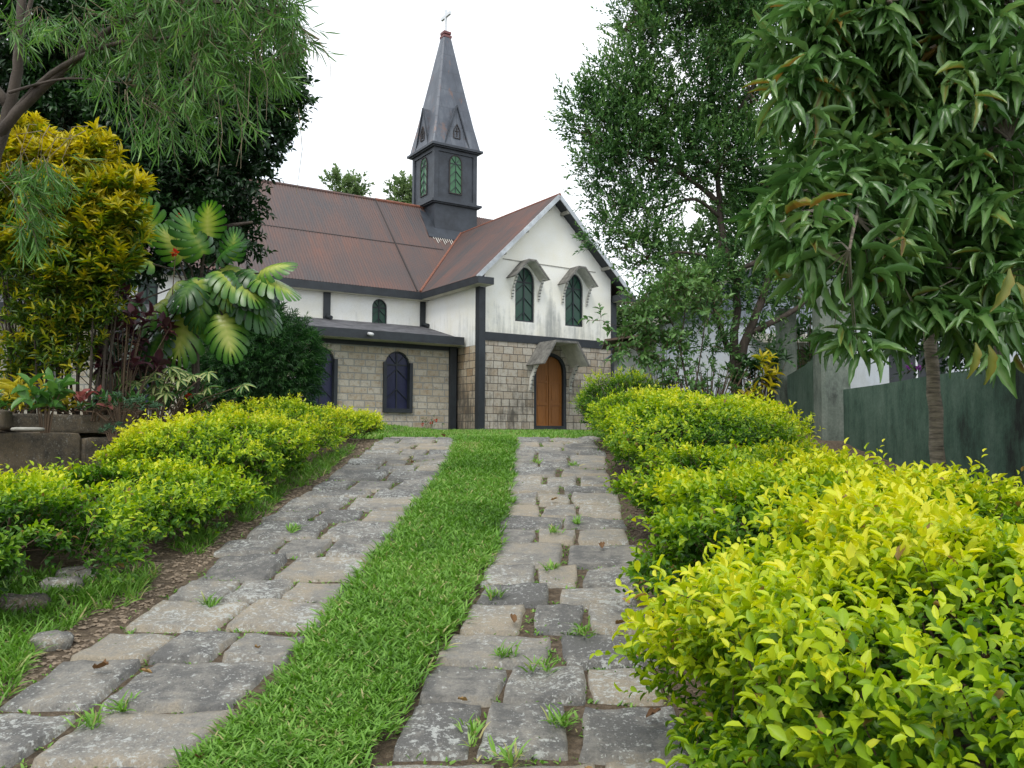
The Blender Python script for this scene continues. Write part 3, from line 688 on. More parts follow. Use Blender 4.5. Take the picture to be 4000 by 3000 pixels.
# left slope of the transept: eave at u=-.36 from v=-.5 back to the valley
def tr_clip(u):    # u runs along +y from -.5; the valley is where the nave plane is higher
    y = -.5+u
    s0 = 0 if y < NV0 else ((NZ0+(y-NV0)*nsl)-5.30)/(AZ-5.30)
    return (max(0, min(1, s0)), 1.0)
corr_sheet('transept_roof', (-.36,-.5,5.30), (0,1,0), (AU+.36,0,AZ-5.30), 0, 7.45, tr_clip, M['roof_cross'])
corr_sheet('transept_roof', (6.74,-.5,5.28), (0,1,0), (AU-6.74,0,AZ-5.28), 0, 7.45, tr_clip, M['roof_cross'])
# nave front slope, left of the valley and right of it
XL = -15.5
def nave_clip(u):
    x = XL+u
    if x < -.36: return (0, 1)
    zt = roofz(x)
    if zt < NZ0: return (0, 1)
    return (min(1, max(0, (zt-NZ0)/(NZ1-NZ0)-.0)), 1)
corr_sheet('nave_roof', (XL,NV0,NZ0), (1,0,0), es_n, 0, 6.3-XL, nave_clip, M['roof_nave'])
mb = MB(); mb.prism([(XL,NV1,NZ1-.02),(XL,NV1+4.2,NZ0),(XL,NV1+4.1,NZ0)], (6.3-XL,0,0)); part('nave_roof', mb, M['roof_nave'])
# flashings
mb = MB(); mb.tube([(-.36,NV0,NZ0+.02),(AU-.02,NV0+(AZ-NZ0)/nsl,AZ+.02)], .055, 6); part('valley_flashing', mb, M['rust'])
mb = MB(); mb.bar((-.50,NV0-.02,NZ0+.03),(-.50,NV1,NZ1+.03),.05,.04,(0,-nsl,1)); part('roof_seam', mb, M['seam'])
mb = MB(); mb.tube([(XL,NV1,NZ1+.01),(-.52,NV1,NZ1+.01)], .075, 8); part('ridge_cap', mb, M['roof_nave'])
mb = MB(); mb.tube([(-.50,NV1,NZ1+.02),(1.9,NV1,NZ1+.02)], .08, 8); part('ridge_cap', mb, M['rust'])
mb = MB(); mb.tube([(AU,-.52,AZ+.0),(AU,NV0+(AZ-NZ0)/nsl,AZ+.0)], .055, 8); part('ridge_cap', mb, M['rust'])
# sheet overlaps with their bolts
mb = MB()
sf = .50
mb.bar((XL,NV0+(NV1-NV0)*sf-.005,NZ0+(NZ1-NZ0)*sf+.018),(1.75,NV0+(NV1-NV0)*sf-.005,NZ0+(NZ1-NZ0)*sf+.018),.03,.012,(0,-nsl,1)); part('roof_lap', mb, M['seam'])
mb = MB(); yy = 6.95; zz = NZ0+(yy-NV0)*nsl
mb.prism([(1.35,yy-.45,zz-.45*nsl+.035),(2.75,yy-.45,zz-.45*nsl+.035),(3.6,yy+.1,zz+.1*nsl+.03),(1.55,yy+.9,zz+.9*nsl+.03)], (0,0,.03)); part('tower_flashing', mb, M['tower'])
mb = MB()
for i in range(9):
    x = 1.55+i*.11; l_ = .18+.5*((i*37) % 10)/10; y1 = yy-.46; mb.bar((x,y1,zz-.46*nsl+.05),(x,y1-l_*.5,zz-(.46+l_*.5)*nsl+.05),.022,.01,(0,-nsl,1))
part('lime_streaks', mb, M['hoodwhite'])
# bargeboards and the purlins under the overhang
for s_, (ue, ze) in ((-1, (-.36, 5.30)), (1, (6.74, 5.28))):
    mb = MB(); a = Vector((ue,-.52,ze-.07)); b_ = Vector((AU,-.52,AZ-.07))
    mb.bar(a, b_, .03, .16, (0,0,1)); part('bargeboard', mb, M['tin'])
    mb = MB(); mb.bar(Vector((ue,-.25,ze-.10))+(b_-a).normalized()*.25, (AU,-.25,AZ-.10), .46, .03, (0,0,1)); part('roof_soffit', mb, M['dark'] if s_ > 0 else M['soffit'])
    for f_ in (.08,.33,.6,.88):
        mb = MB(); p = a.lerp(b_, f_); mb.box(p.x-.04, p.x+.04, -.49, -.01, p.z-.17, p.z-.05); part('purlin', mb, M['concrete'])
# concrete gutters: dark fascia with pale underside
def gutter(x0, x1, y0, y1, z0, z1, nm='gutter'):
    mb = MB(); mb.box(x0, x1, y0, y1, z0+.012, z1); o = part(nm, mb, M['dark'])
    mb = MB(); mb.box(x0+.03, x1-.002, y0+.03, y1-.002, z0, z0+.011); part('gutter_soffit', mb, M['soffit'], o)
gutter(-.38, .26, -.60, -.045, 5.02, 5.27)
gutter(-.38, -.01, -.044, 3.76, 5.015, 5.275)
gutter(6.06, 6.78, -.60, -.045, 4.99, 5.25)
gutter(6.285, 6.78, -.044, 3.8, 4.985, 5.255)
gutter(XL, -.012, 3.762, 4.148, 5.0, 5.30)
# nave upper wall with its small windows
cw = [arch(c-.31, c+.31, 3.90, 4.62, 4.95) for c in (-1.94, -6.1, -10.2, -14.3)]
wall_with_holes('nave_wall', [(XL,3.8),(-.01,3.8),(-.01,5.05),(XL,5.05)], cw, 4.15, .12, M['plaster2'])
for c_ in cw: window(c_, 4.15, M['green'], 4.62, (4.35, 4.0), fw=.035)
mb = MB(); mb.box(XL, 6.2, 4.32, 11.9, -.1, 5.0); part('inner_core', mb, M['dark'])
mb = MB(); mb.prism([(XL+.3,4.2,5.0),(XL+.3,11.8,5.0),(XL+.3,NV1,9.6)], (.2,0,0)); part('end_gable', mb, M['plaster2'])
for u in (-.10, -4.06, -8.15, -12.25):
    mb = MB(); mb.box(u-.13, u+.13, 4.08, 4.149, 3.9, 4.99); part('nave_pillar', mb, M['dark'])
    mb = MB(); mb.tube([(u+.02,4.10,4.10),(u+.02,3.72,4.02)], .075, 8); part('drain_pipe', mb, M['dark'])
# aisle: stone wall, flat roof, parapet
win_c = [-2.40, -5.20, -8.00, -10.80, -13.6]
holes = [arch(c-.48, c+.48, .64, 2.22, 2.70, 12) for c in win_c]
wall_with_holes('aisle_wall', [(XL,-.25),(-.2,-.25),(-.2,3.0),(XL,3.0)], holes, 1.5, .16, M['stone_aisle'])
mb = MB(); mb.box(XL, -.02, 1.70, 4.3, -.1, 3.0); part('inner_core', mb, M['dark'])
mb = MB(); mb.box(XL, -.22, 1.470, 1.499, 2.83, 2.98); part('band_course', mb, M['dark'])
for c, h in zip(win_c, holes):
    wo = window(h, 1.5, M['navy'], 2.22, (1.75, 1.05), fw=.05, dep=.12)
    mb = MB(); z0, z1 = .54, 2.30
    mb.box(c-.56, c-.44, 1.42, 1.56, z0, z1); mb.box(c+.44, c+.56, 1.42, 1.56, z0, z1); mb.box(c-.44, c+.44, 1.42, 1.56, z0, .68)
    part('surround', mb, M['dark'], wo)
    mb = MB()                                            # ring of voussoirs round the head
    for i in range(13):
        a0 = math.pi*(i+.04)/13; a1 = math.pi*(i+.96)/13
        q = [(c+.50*math.cos(a0), 2.24+.50*math.sin(a0)), (c+.72*math.cos(a0), 2.24+.70*math.sin(a0)), (c+.72*math.cos(a1), 2.24+.70*math.sin(a1)), (c+.50*math.cos(a1), 2.24+.50*math.sin(a1))]
        mb.prism([(k_[0], 1.485, k_[1]) for k_ in q], (0,.03,0))
    part('arch_stones', mb, M['stone_aisle'], wo)
mb = MB(); mb.box(-.36, -.10, 1.38, 1.498, -.2, 2.98); part('aisle_pillar', mb, M['dark'])
gutter(XL, -.10, .82, 1.48, 2.98, 3.28, 'aisle_gutter')
mb = MB(); mb.prism([(XL,.98,3.22),(XL,4.14,4.02),(XL,4.14,3.9),(XL,.98,3.1)], (-.02-XL,0,0)); part('aisle_roof', mb, simple('aisle_roofing', (.075,.075,.082), .8, .7, 2.5, .2))
mb = MB(); mb.tube([(-3.80,.86,3.16),(-3.80,.52,3.10)], .06, 10); part('rain_spout', mb, M['pvc'], CH, True)
for u in (-9.47, -4.0, -14.9):
    if u == -4.0: continue
    mb = MB(); mb.tube([(u,1.40,2.97),(u,1.40,-.2)], .075, 10); part('downpipe', mb, M['dark'], CH, True)

# ------------------------------------------------------------------ tower and spire
TU0, TU1, TC = 1.80, 3.98, 8.04; TH = (TU1-TU0)/2; TX = (TU0+TU1)/2
mb = MB(); mb.box(TX-TH+.05, TX+TH+.02, TC-TH+.02, TC+TH-.02, 8.3, 9.99); part('tower_base', mb, M['tower'])
def tled(z0, z1, ov):
    mb = MB(); a = TH+ov
    for (s0, s1, za, zb) in ((ov*.55, ov*.55, z0-.05, z0), (ov, ov, z0, z1)):
        mb.box(TX-TH-s0, TX+TH+s0, TC-TH-s0, TC+TH+s0, za, zb)
    return mb
part('tower_ledge', tled(9.99, 10.09, .17), M['tower']); 
def xf(mb_, rot):   # rotate about the tower axis
    c, s_ = math.cos(rot), math.sin(rot)
    mb_.v = [(TX+(x-TX)*c-(y-TC)*s_, TC+(x-TX)*s_+(y-TC)*c, z) for x, y, z in mb_.v]; return mb_
mb = MB(); mb.box(TX-TH+.06, TX+TH-.06, TC-TH+.06, TC+TH-.06, 10.09, 12.48); part('tower_body', mb, M['tower'])
pil = MB()
for sx in (-1, 1):
    for sy in (-1, 1):
        pil.box(min(TX+sx*TH, TX+sx*(TH-.20)), max(TX+sx*TH, TX+sx*(TH-.20)), min(TC+sy*TH, TC+sy*(TH-.20)), max(TC+sy*TH, TC+sy*(TH-.20)), 10.09, 12.48)
part('tower_pilasters', pil, M['tower'])
for r_ in range(4):
    for z0, z1 in ((12.30,12.48),(10.09,10.22)):
        q = MB(); q.box(TX-TH+.2, TX+TH-.2, TC-TH+.005, TC-TH+.06, z0, z1); xf(q, r_*math.pi/2); part('tower_rail', q, M['tower'])
for r_ in range(4):
    ol = arch(TX-.33, TX+.33, 10.48, 11.85, 12.26, 12)
    q = MB(); ring(q, ol, TC-TH+.015, .045, .04); xf(q, r_*math.pi/2); o = part('tower_window', q, M['seam'])
    q = MB(); q.add([(p[0], TC-TH+.045, p[1]) for p in ol], [tuple(range(len(ol)))]); xf(q, r_*math.pi/2); part('pane', q, M['green2'], o)
    q = MB(); yb = TC-TH+.032
    q.box(TX-.014, TX+.014, yb-.012, yb, 10.50, 12.22); q.box(TX-.29, TX-.015, yb-.012, yb, 11.83, 11.86); q.box(TX+.015, TX+.29, yb-.012, yb, 11.83, 11.86)
    for zc in (10.62, 10.98, 11.34, 11.70):
        for s_ in (-1, 1): q.bar((TX, yb-.008, zc+.20), (TX+s_*.29, yb-.008, zc-.10), .016, .028, (0,1,0))
    for s_ in (-1, 1): q.bar((TX, yb-.008, 11.85), (TX+s_*.22, yb-.008, 12.12), .016, .024, (0,1,0))
    xf(q, r_*math.pi/2); part('glazing_bars', q, M['dark'], o)
part('tower_ledge', tled(12.50, 12.60, .20), M['tower'])
# spire: square with narrow chamfered corners, slight bell at the foot
def sring(h, c_, z): 
    o_ = []
    for sx, sy in ((-1,-1),(1,-1),(1,1),(-1,1)):
        a = (TX+sx*h, TC+sy*(h-c_), z); b2 = (TX+sx*(h-c_), TC+sy*h, z)
        o_ += [a, b2] if sx*sy > 0 else [b2, a]
    return o_
lv = [(1.20,.02,12.60),(1.155,.04,12.85),(.985,.08,13.75),(.80,.08,14.75),(.53,.07,16.2),(.19,.04,18.05)]
mb = MB(); R_ = [sring(*l) for l in lv]; V = [p for r_ in R_ for p in r_]; F = []
for i in range(len(R_)-1):
    for k in range(8): F.append((i*8+k, i*8+(k+1) % 8, (i+1)*8+(k+1) % 8, (i+1)*8+k))
F.append(tuple(len(V)-8+k for k in range(8))); mb.add(V, F); sp_o = part('spire', mb, M['spire'])
for r_ in range(4):
    y0 = TC-TH-.04; a = (TX-.62, y0, 12.64); b_ = (TX+.62, y0, 12.64); c_ = (TX, y0+.02, 14.50)
    q = MB(); back = TC-.35
    q.add([a, b_, c_, (TX-.5, back, 12.64), (TX+.5, back, 12.64), (TX, back, 14.50)], [(0,1,2),(1,4,5,2),(0,2,5,3)])
    xf(q, r_*math.pi/2); o = part('gablet', q, M['spire'], sp_o)
    q = MB(); q.bar(Vector(a)+Vector((0,-.03,0)), Vector(c_)+Vector((0,-.03,0)), .06, .05); q.bar(Vector(b_)+Vector((0,-.03,0)), Vector(c_)+Vector((0,-.03,0)), .06, .05)
    xf(q, r_*math.pi/2); part('gablet_trim', q, M['tower'], sp_o)
    q = MB(); nic = [(TX-.17,12.98),(TX+.17,12.98),(TX+.17,13.35),(TX,13.66),(TX-.17,13.35)]; ring(q, nic, y0-.035, .03, .04)
    q.box(TX-.018, TX+.018, y0-.035, y0+.01, 13.08, 13.46); q.box(TX-.08, TX-.019, y0-.035, y0+.01, 13.30, 13.335); q.box(TX+.019, TX+.08, y0-.035, y0+.01, 13.30, 13.335)
    xf(q, r_*math.pi/2); part('gablet_cross', q, M['seam'], sp_o)
mb = MB(); mb.box(TX-.21, TX+.21, TC-.21, TC+.21, 18.02, 18.13); mb.box(TX-.19, TX+.19, TC-.19, TC+.19, 18.20, 18.31); part('spire_cap', mb, M['redcap'])
mb = MB(); mb.box(TX-.05, TX+.05, TC-.05, TC+.05, 18.31, 19.38); mb.box(TX-.05, TX+.05, TC-.42, TC-.051, 19.02, 19.16); mb.box(TX-.05, TX+.05, TC+.051, TC+.42, 19.02, 19.16); part('cross', mb, M['white'])

# ------------------------------------------------------------------ walls, house and porch on the right
def stainwall(name, base, pale, dark, bias=.0, sc=5, mould_shade=None):
    m_, t, b = newmat(name); co = obj_co(t)
    ns = noise(t, co, sc, 6, .75, (1,1,.16)); nb = noise(t, co, 1.7, 7, .75, (1,1,.7)); nf = noise(t, co, 35, 4, .7)
    f = math_(t, 'ADD', math_(t, 'ADD', math_(t, 'MULTIPLY', ns, .40), math_(t, 'MULTIPLY', nb, .60)), bias)
    if mould_shade:          # black mould, plus canopy shade painted into the colour, toward the near end
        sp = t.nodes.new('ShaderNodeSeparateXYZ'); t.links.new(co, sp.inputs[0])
        f = math_(t, 'SUBTRACT', f, math_(t, 'MULTIPLY', math_(t, 'MINIMUM', math_(t, 'MAXIMUM', math_(t, 'SUBTRACT', mould_shade, sp.outputs[1]), 0), 1.5), .13))
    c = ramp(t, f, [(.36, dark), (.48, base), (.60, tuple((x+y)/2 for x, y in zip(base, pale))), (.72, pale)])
    c = mixc(t, .45, c, ramp(t, nf, [(.3,(.35,.35,.35)),(.65,(1,1,1))]), 'MULTIPLY')
    t.links.new(c, b.inputs['Base Color']); b.inputs['Roughness'].default_value = .85
    bump(t, b, nf, .3, .01); return m_
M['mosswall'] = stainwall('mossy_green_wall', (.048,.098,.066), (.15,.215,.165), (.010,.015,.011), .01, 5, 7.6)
M['pillar'] = stainwall('stained_pillar', (.13,.16,.13), (.30,.32,.27), (.03,.035,.03), .02, 4)
def wall_run(name, pts, th, mat, label):
    """pts: (x, y, ztop) along the face; top may slope"""
    V = []; F = []
    for i, (x, y, zt) in enumerate(pts):
        j = min(i+1, len(pts)-1); k = max(i-1, 0); d = Vector((pts[j][0]-pts[k][0], pts[j][1]-pts[k][1], 0)).normalized(); nn = Vector((d.y, -d.x, 0))
        if nn.x < 0: nn = -nn
        zb = float(gz(y))-.5
        V += [(x,y,zb),(x,y,zt),(x+nn.x*th,y+nn.y*th,zt),(x+nn.x*th,y+nn.y*th,zb)]
    n = len(pts)
    for i in range(n-1):
        a = i*4; c_ = a+4
        for k in range(4): F.append((a+k, a+(k+1) % 4, c_+(k+1) % 4, c_+k))
    F += [(0,1,2,3), ((n-1)*4+3,(n-1)*4+2,(n-1)*4+1,(n-1)*4)]
    mb = MB(); mb.add(V, F); o = mb.build(name, mat); tag(o, label, 'wall'); return o
eye = EYE.z
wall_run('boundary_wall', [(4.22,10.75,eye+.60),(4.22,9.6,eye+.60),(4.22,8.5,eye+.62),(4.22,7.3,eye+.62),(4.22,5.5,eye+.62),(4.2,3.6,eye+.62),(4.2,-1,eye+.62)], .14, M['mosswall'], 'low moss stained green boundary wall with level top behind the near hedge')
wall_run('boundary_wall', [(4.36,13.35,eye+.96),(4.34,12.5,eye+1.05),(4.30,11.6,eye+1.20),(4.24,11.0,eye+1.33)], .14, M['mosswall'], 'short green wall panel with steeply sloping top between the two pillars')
for (x0, x1, Y, yt, lab) in ((1684,1722,13.45,667,'thinner stained concrete gate pillar farther from the camera'),(1773,1836,10.95,607,'thick pale green concrete gate pillar at the end of the low wall')):
    a = at(x0, yt, Y); b_ = at(x1, yt, Y); wdt = (b_-a).length
    mb = MB(); zb = float(gz(Y))-.4; c = .045
    poly = [(-wdt/2+c,-wdt/2),(wdt/2-c,-wdt/2),(wdt/2,-wdt/2+c),(wdt/2,wdt/2-c),(wdt/2-c,wdt/2),(-wdt/2+c,wdt/2),(-wdt/2,wdt/2-c),(-wdt/2,-wdt/2+c)]
    h = a.z-zb
    mb.prism([(p[0],p[1],0) for p in poly], (0,0,h-.02)); mb.prism([(p[0]*.93,p[1]*.93,h-.021) for p in poly], (0,0,.03))
    o = mb.build('gate_pillar', M['pillar']); o.location = ((a.x+b_.x)/2, Y+wdt/2, zb); tag(o, lab, 'pillar', 'gate pillars')
# house
M['housewall'] = plastermat('house_wall', (.50,.54,.60), .6, 1.2)
M['tinroof'] = corrmat('tin_roof', 0, (.17,.20,.24), (.30,.34,.40), 9., .9)
HX, HY = 3.75, 20.0
H = empty('house', (HX, HY, -.15)); tag(H, 'pale grey house with blue grey corrugated roof behind the trees on the right', 'house')
def hp(n, mb, mat, par=H): return mb.build(n, mat, par)
holes = [[(2.3,0.05),(3.4,0.05),(3.4,2.0),(2.3,2.0)], [(5.2,.9),(6.6,.9),(6.6,2.0),(5.2,2.0)]]
mb = MB(); outer = [(0,-.3),(12,-.3),(12,2.75),(0,2.75)]
flat = [p for l in [outer]+holes for p in l]
mb.add([(p[0],0,p[1]) for p in flat], tessellate_polygon([[Vector((p[0],p[1],0)) for p in l] for l in [outer]+holes]))
for h in holes:
    for i in range(4):
        a, b_ = h[i], h[(i+1) % 4]; mb.add([(a[0],0,a[1]),(b_[0],0,b_[1]),(b_[0],.15,b_[1]),(a[0],.15,a[1])], [(0,1,2,3)])
mb.prism([(-.001,.0,-.3),(-.001,10,-.3),(-.001,10,2.75),(-.001,.0,2.75)], (-.12,0,0))
hp('wall', mb, M['housewall'])
mb = MB(); mb.box(2.25,3.45,.10,.14,.05,2.05); hp('door', mb, M['dark'])
mb = MB(); mb.box(5.15,6.65,.12,.16,.85,2.05); wo = hp('window', mb, M['dark'])
mb = MB(); mb.box(5.88,5.92,.08,.119,.9,2.0); hp('glazing_bars', mb, M['white'], wo)
mb = MB(); mb.prism([(1.9,-.9,2.05),(3.9,-.9,2.05),(3.9,-.01,2.3),(1.9,-.01,2.3)], (0,0,.06)); hp('awning', mb, M['concrete'])
def sheet2(name, P0, eu, es, L_, mat, par, pitch=.16, amp=.022):
    P0 = Vector(P0); eu = Vector(eu); es = Vector(es); nv = eu.cross(es).normalized(); k = int(L_/pitch*4); V = []
    for i in range(k+1):
        u = L_*i/k; hgt = amp*math.sin(2*math.pi*u/pitch)
        for s_ in (0,.5,1): V.append(tuple(P0+eu*u+es*s_+nv*hgt))
    Fq = gridfaces(3, k+1); return mesh_np(name, np.array(V), Fq.ravel(), np.full(len(Fq), 4), mat, par, True)
AX, AZ2 = 4.2, 5.35        # gable apex
V = []; k = int(12.0/.16*4)
for i in range(k+1):
    u = 12.0*i/k-.1; top = 2.70+(AZ2-2.70)*(1-abs(u-AX)/(AX+.1)) if u < AX else AZ2-(u-AX)*(AZ2-2.70)/(AX+.1)
    y = -.05+.018*math.sin(2*math.pi*u/.16)
    for s_ in (0,1): V.append((u, y, 2.60+(max(2.61, top)-2.60)*s_))
Fq = gridfaces(2, k+1); mesh_np('gable_sheet', np.array(V), Fq.ravel(), np.full(len(Fq), 4), M['tinroof'], H, True)
for s_ in (-1, 1):
    xe = AX+s_*(AX+.5); ze = 2.70-.6*.25
    mb = MB(); mb.prism([(AX,-.5,AZ2+.06),(xe,-.5,ze),(xe,-.5,ze+.05),(AX,-.5,AZ2+.11)], (0,10.8,0)); hp('roof', mb, M['tinroof'])
    mb = MB(); mb.bar((AX,-.52,AZ2+.0),(xe,-.52,ze-.04),.03,.14); hp('bargeboard', mb, M['concrete'])
# corrugated gable screen above the eave, seen between the trunks
# porch with rusty sheet roof on white posts
P_ = empty('porch', (2.9, 21.5, -.15)); tag(P_, 'small open porch with rusty flat roof on white posts beside the church', 'shelter')
a = at(1322,749,21.5)-Vector((2.9,21.5,-.15)); 
mb = MB(); mb.prism([(-.55,-.1,2.32),(2.2,-1.0,2.62),(2.4,2.2,2.66),(-.35,2.4,2.36)], (0,0,.05)); mb.prism([(-.2,0,2.20),(1.8,-.6,2.42),(1.8,1.9,2.42),(-.1,2.1,2.2)], (0,0,.10)); hp('roof', mb, simple('porch_sheet', (.10,.065,.045), .8, .4, 5), P_)
for (x, y, w_) in ((.02,.3,.30),(1.25,0,.42),(.3,2.0,.25)):
    mb = MB(); mb.box(x, x+w_, y, y+w_, -.2, 2.20); hp('post', mb, M['plaster2'], P_)

# ------------------------------------------------------------------ old stone wall on the left terrace
M['oldstone'] = lichenstone('old_wall_stone', (.105,.088,.065), (.022,.020,.018), (.20,.155,.10), (.30,.29,.25), .62)
def rock(cx, cy, cz, sx, sy, sz, rz, seed, n=9, rnd=6, amp=.05):
    r = SNoise(2.2/max(sx, sy, sz), seed); r2 = SNoise(8/max(sx, sy, sz), seed+1); V = []; F = []; nb = 0
    lin = np.linspace(-1, 1, n)
    for ax in range(3):
        for s_ in (-1, 1):
            A, B = np.meshgrid(lin, lin); P = np.zeros((n*n, 3)); P[:, ax] = s_; P[:, (ax+1) % 3] = A.ravel(); P[:, (ax+2) % 3] = B.ravel()
            V.append(P); f_ = gridfaces(n, n)+nb
            F.append(f_ if s_ > 0 else f_[:, ::-1]); nb += n*n
    V = np.concatenate(V); F = np.concatenate(F)
    ln = (np.abs(V)**rnd).sum(1)**(1/rnd); V = V/ln[:, None]
    S = V*np.array([sx, sy, sz]); dn = nrm(V); S = S+dn*(r(S+seed)*amp+r2(S)*amp*.4)[:, None]*min(sx, sy, sz)*2
    c_, s_ = math.cos(rz), math.sin(rz)
    return np.stack([S[:,0]*c_-S[:,1]*s_+cx, S[:,0]*s_+S[:,1]*c_+cy, S[:,2]+cz], -1), F
line = [(-7.6,7.6),(-5.25,8.35),(-4.15,9.95),(-3.45,12.0),(-2.9,14.2)]
def along(f):
    d = [math.dist(line[i], line[i+1]) for i in range(len(line)-1)]; t_ = f*sum(d)
    for i, L_ in enumerate(d):
        if t_ <= L_ or i == len(d)-1:
            a, b_ = line[i], line[i+1]; k = t_/L_; return a[0]+(b_[0]-a[0])*k, a[1]+(b_[1]-a[1])*k, math.atan2(b_[1]-a[1], b_[0]-a[0])
        t_ -= L_
tot = sum(math.dist(line[i], line[i+1]) for i in range(len(line)-1)); rr = np.random.default_rng(77)
V = []; F = []; T_ = []; nb = 0
for ci, (zc, hh, off) in enumerate(((-.11,.105,.05),(-.43,.215,.0),(-.80,.18,-.03))):
    s_ = -.1
    while s_ < tot:
        L_ = rr.uniform(.9, 1.6); x, y, a = along(min(1, max(0, (s_+L_/2)/tot)))
        sl = -.035*(max(0, s_-2.2)) if ci < 2 else 0
        v, f_ = rock(x-off*.8-.10, y+off, zc+sl+rr.normal(0,.008), L_/2*1.01, .17, hh*rr.uniform(.95,1.04), a+rr.normal(0,.03), int(rr.integers(1e6)), 11, 14, .022)
        V.append(v); F.append(f_+nb); nb += len(v); T_.append(np.full(len(v), rr.uniform(0,1))); s_ += L_
V = np.concatenate(V); F = np.concatenate(F)
o = mesh_np('retaining_wall', V, F.ravel(), np.full(len(F), 4), M['oldstone'], None, True, np.concatenate(T_)); tag(o, 'low dark weathered stone block wall holding the planted terrace on the left', 'wall')
for (x, y, Y, sx, sz, lab) in ((40,1335,4.6,.15,.07,'low lichen covered rock under the hedge at the left edge'),(168,1262,5.15,.12,.07,'upright pale rock leaning under the left hedge'),(110,1372,4.2,.10,.05,'small flat stone lying in the grass on the left verge'),(1272,937,12.6,.16,.05,'flat stone lying at the top end of the right hand track'),(130,1290,4.95,.12,.07,'small brown rock between two larger rocks under the left hedge')):
    p = at(x, y, Y); v, f_ = rock(0, 0, 0, sx, sx*.7, sz, .4, int(x), 9, 3, .07)
    o = mesh_np('rock', v, f_.ravel(), np.full(len(f_), 4), M['paving'] if x != 40 else M['oldstone'], None, True, np.full(len(v), .5)); o.location = (p.x, Y, float(ground_h(p.x, Y))+sz*.25); tag(o, lab, 'rock')
v, f_ = rock(0,0,0,.14,.12,.02,.3,5,7,4,.03); p = at(45, 932, 8.2)
o = mesh_np('flat_stone', v, f_.ravel(), np.full(len(f_), 4), M['concrete'], None, True); o.location = (p.x, 8.32, -.215+.02); tag(o, 'pale flat slab lying on the lower ledge of the old stone wall', 'stone')

# ------------------------------------------------------------------ golden hedges
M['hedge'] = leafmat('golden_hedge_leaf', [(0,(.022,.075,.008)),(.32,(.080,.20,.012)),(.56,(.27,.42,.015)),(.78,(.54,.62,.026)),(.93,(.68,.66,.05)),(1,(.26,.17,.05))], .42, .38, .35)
M['hedge_stem'] = simple('hedge_stem', (.085,.055,.035), .9, .3, 8)
def hedge(x, y, rx, ry, h, label, n, leaf, tmpl, seed, group, k=7, tone=.52, open_=.1, skirt=.12, lift=0):
    rg = np.random.default_rng(seed); z0 = float(ground_h(x, y)); h = (EYE.z+(940-h)/VPX*y)-z0-.10; nz = SNoise(3.2/max(.5, rx), seed)
    # dome-like surface: sample directions over the upper body and the sides
    d = nrm(rg.normal(size=(n*2, 3)))
    d = d[d[:, 2] > -.55][:n]; e = 2.5
    ln = (np.abs(d[:,0])**e+np.abs(d[:,1])**e+np.abs(d[:,2])**e)**(1/e); S = d/ln[:, None]
    lump = nz(d*1.6)*.13+SNoise(7, seed+2)(d)*.085
    r = (1-.42*rg.uniform(0,1,len(S))**2.2)*(1+lump)
    zc = h*.52
    P = np.stack([x+S[:,0]*r*rx, y+S[:,1]*r*ry, z0+zc+S[:,2]*r*(h-zc)*1.0], -1)
    sl = (gz(P[:,1])-gz(y)); P[:,2] += sl*np.clip(1, 0, 1)
    kk = (P[:,2] > gz(P[:,1])+skirt+.08*SNoise(4, seed+5)(P)) & (SNoise(5.0, seed+9)(P) > -.80+open_)
    P = P[kk]; d = d[kk]; r = r[kk]; P[:,2] += lift
    D = nrm(d*np.array([.9,.9,.6])+np.array([0,0,.45])+rg.normal(size=(len(P),3))*.35)
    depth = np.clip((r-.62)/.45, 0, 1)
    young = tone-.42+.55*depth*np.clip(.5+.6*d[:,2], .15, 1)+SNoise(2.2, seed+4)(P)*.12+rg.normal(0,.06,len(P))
    Lq = rg.uniform(.07,.15,len(P))*leaf/.05*np.where(rg.uniform(0,1,len(P)) > .93, 1.7, 1)
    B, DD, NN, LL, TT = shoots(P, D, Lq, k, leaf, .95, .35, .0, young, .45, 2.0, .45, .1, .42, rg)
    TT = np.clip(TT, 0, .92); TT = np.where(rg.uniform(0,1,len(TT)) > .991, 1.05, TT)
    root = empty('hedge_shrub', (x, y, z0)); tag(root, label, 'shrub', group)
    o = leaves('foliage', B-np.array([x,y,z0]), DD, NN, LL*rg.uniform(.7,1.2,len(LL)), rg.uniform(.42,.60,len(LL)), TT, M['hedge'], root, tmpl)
    mb = MB(); rs = random.Random(seed)
    for i in range(34):
        a = rs.uniform(0, 6.28); q = rs.uniform(.3,.93); zt = rs.uniform(.45,.92)*h
        e_ = Vector((math.cos(a)*rx*q, math.sin(a)*ry*q, zt)); b0 = Vector((math.cos(a)*rx*.35*rs.random(), math.sin(a)*ry*.35*rs.random(), -.05)); mid_ = b0.lerp(e_, .5)+Vector((rs.uniform(-.07,.07), rs.uniform(-.07,.07), -.05))
        mb.tube([b0, mid_, e_], [.011,.008,.004], 5)
    # leaf-bearing twigs near the surface
    idx = rg.choice(len(P), min(len(P), 500), replace=False)
    for i in idx:
        p = Vector(P[i]-np.array([x,y,z0])); q = Vector(D[i]); mb.tube([p-q*.10+Vector((0,0,-.04)), p, p+q*.09], [.0032,.0025,.0015], 3)
    mb.build('stems', M['hedge_stem'], root)
    return root
TL = T_leaf(.25,.16); TF = T_fold(); T5 = T_long(3,.25,.14,0,0)
RG = 'golden hedge shrubs right of the drive'; LG = 'golden hedge shrubs left of the drive'
hedge(1.66,2.55,1.05,.98,1128,'largest nearest yellow green hedge shrub filling the bottom right corner', 9800,.050,TL,101,RG,7,.60)
hedge(3.15,3.35,1.25,1.2,1150,'yellow green hedge shrub at the right edge under the dark wall', 8600,.050,TL,102,RG,7,.60)
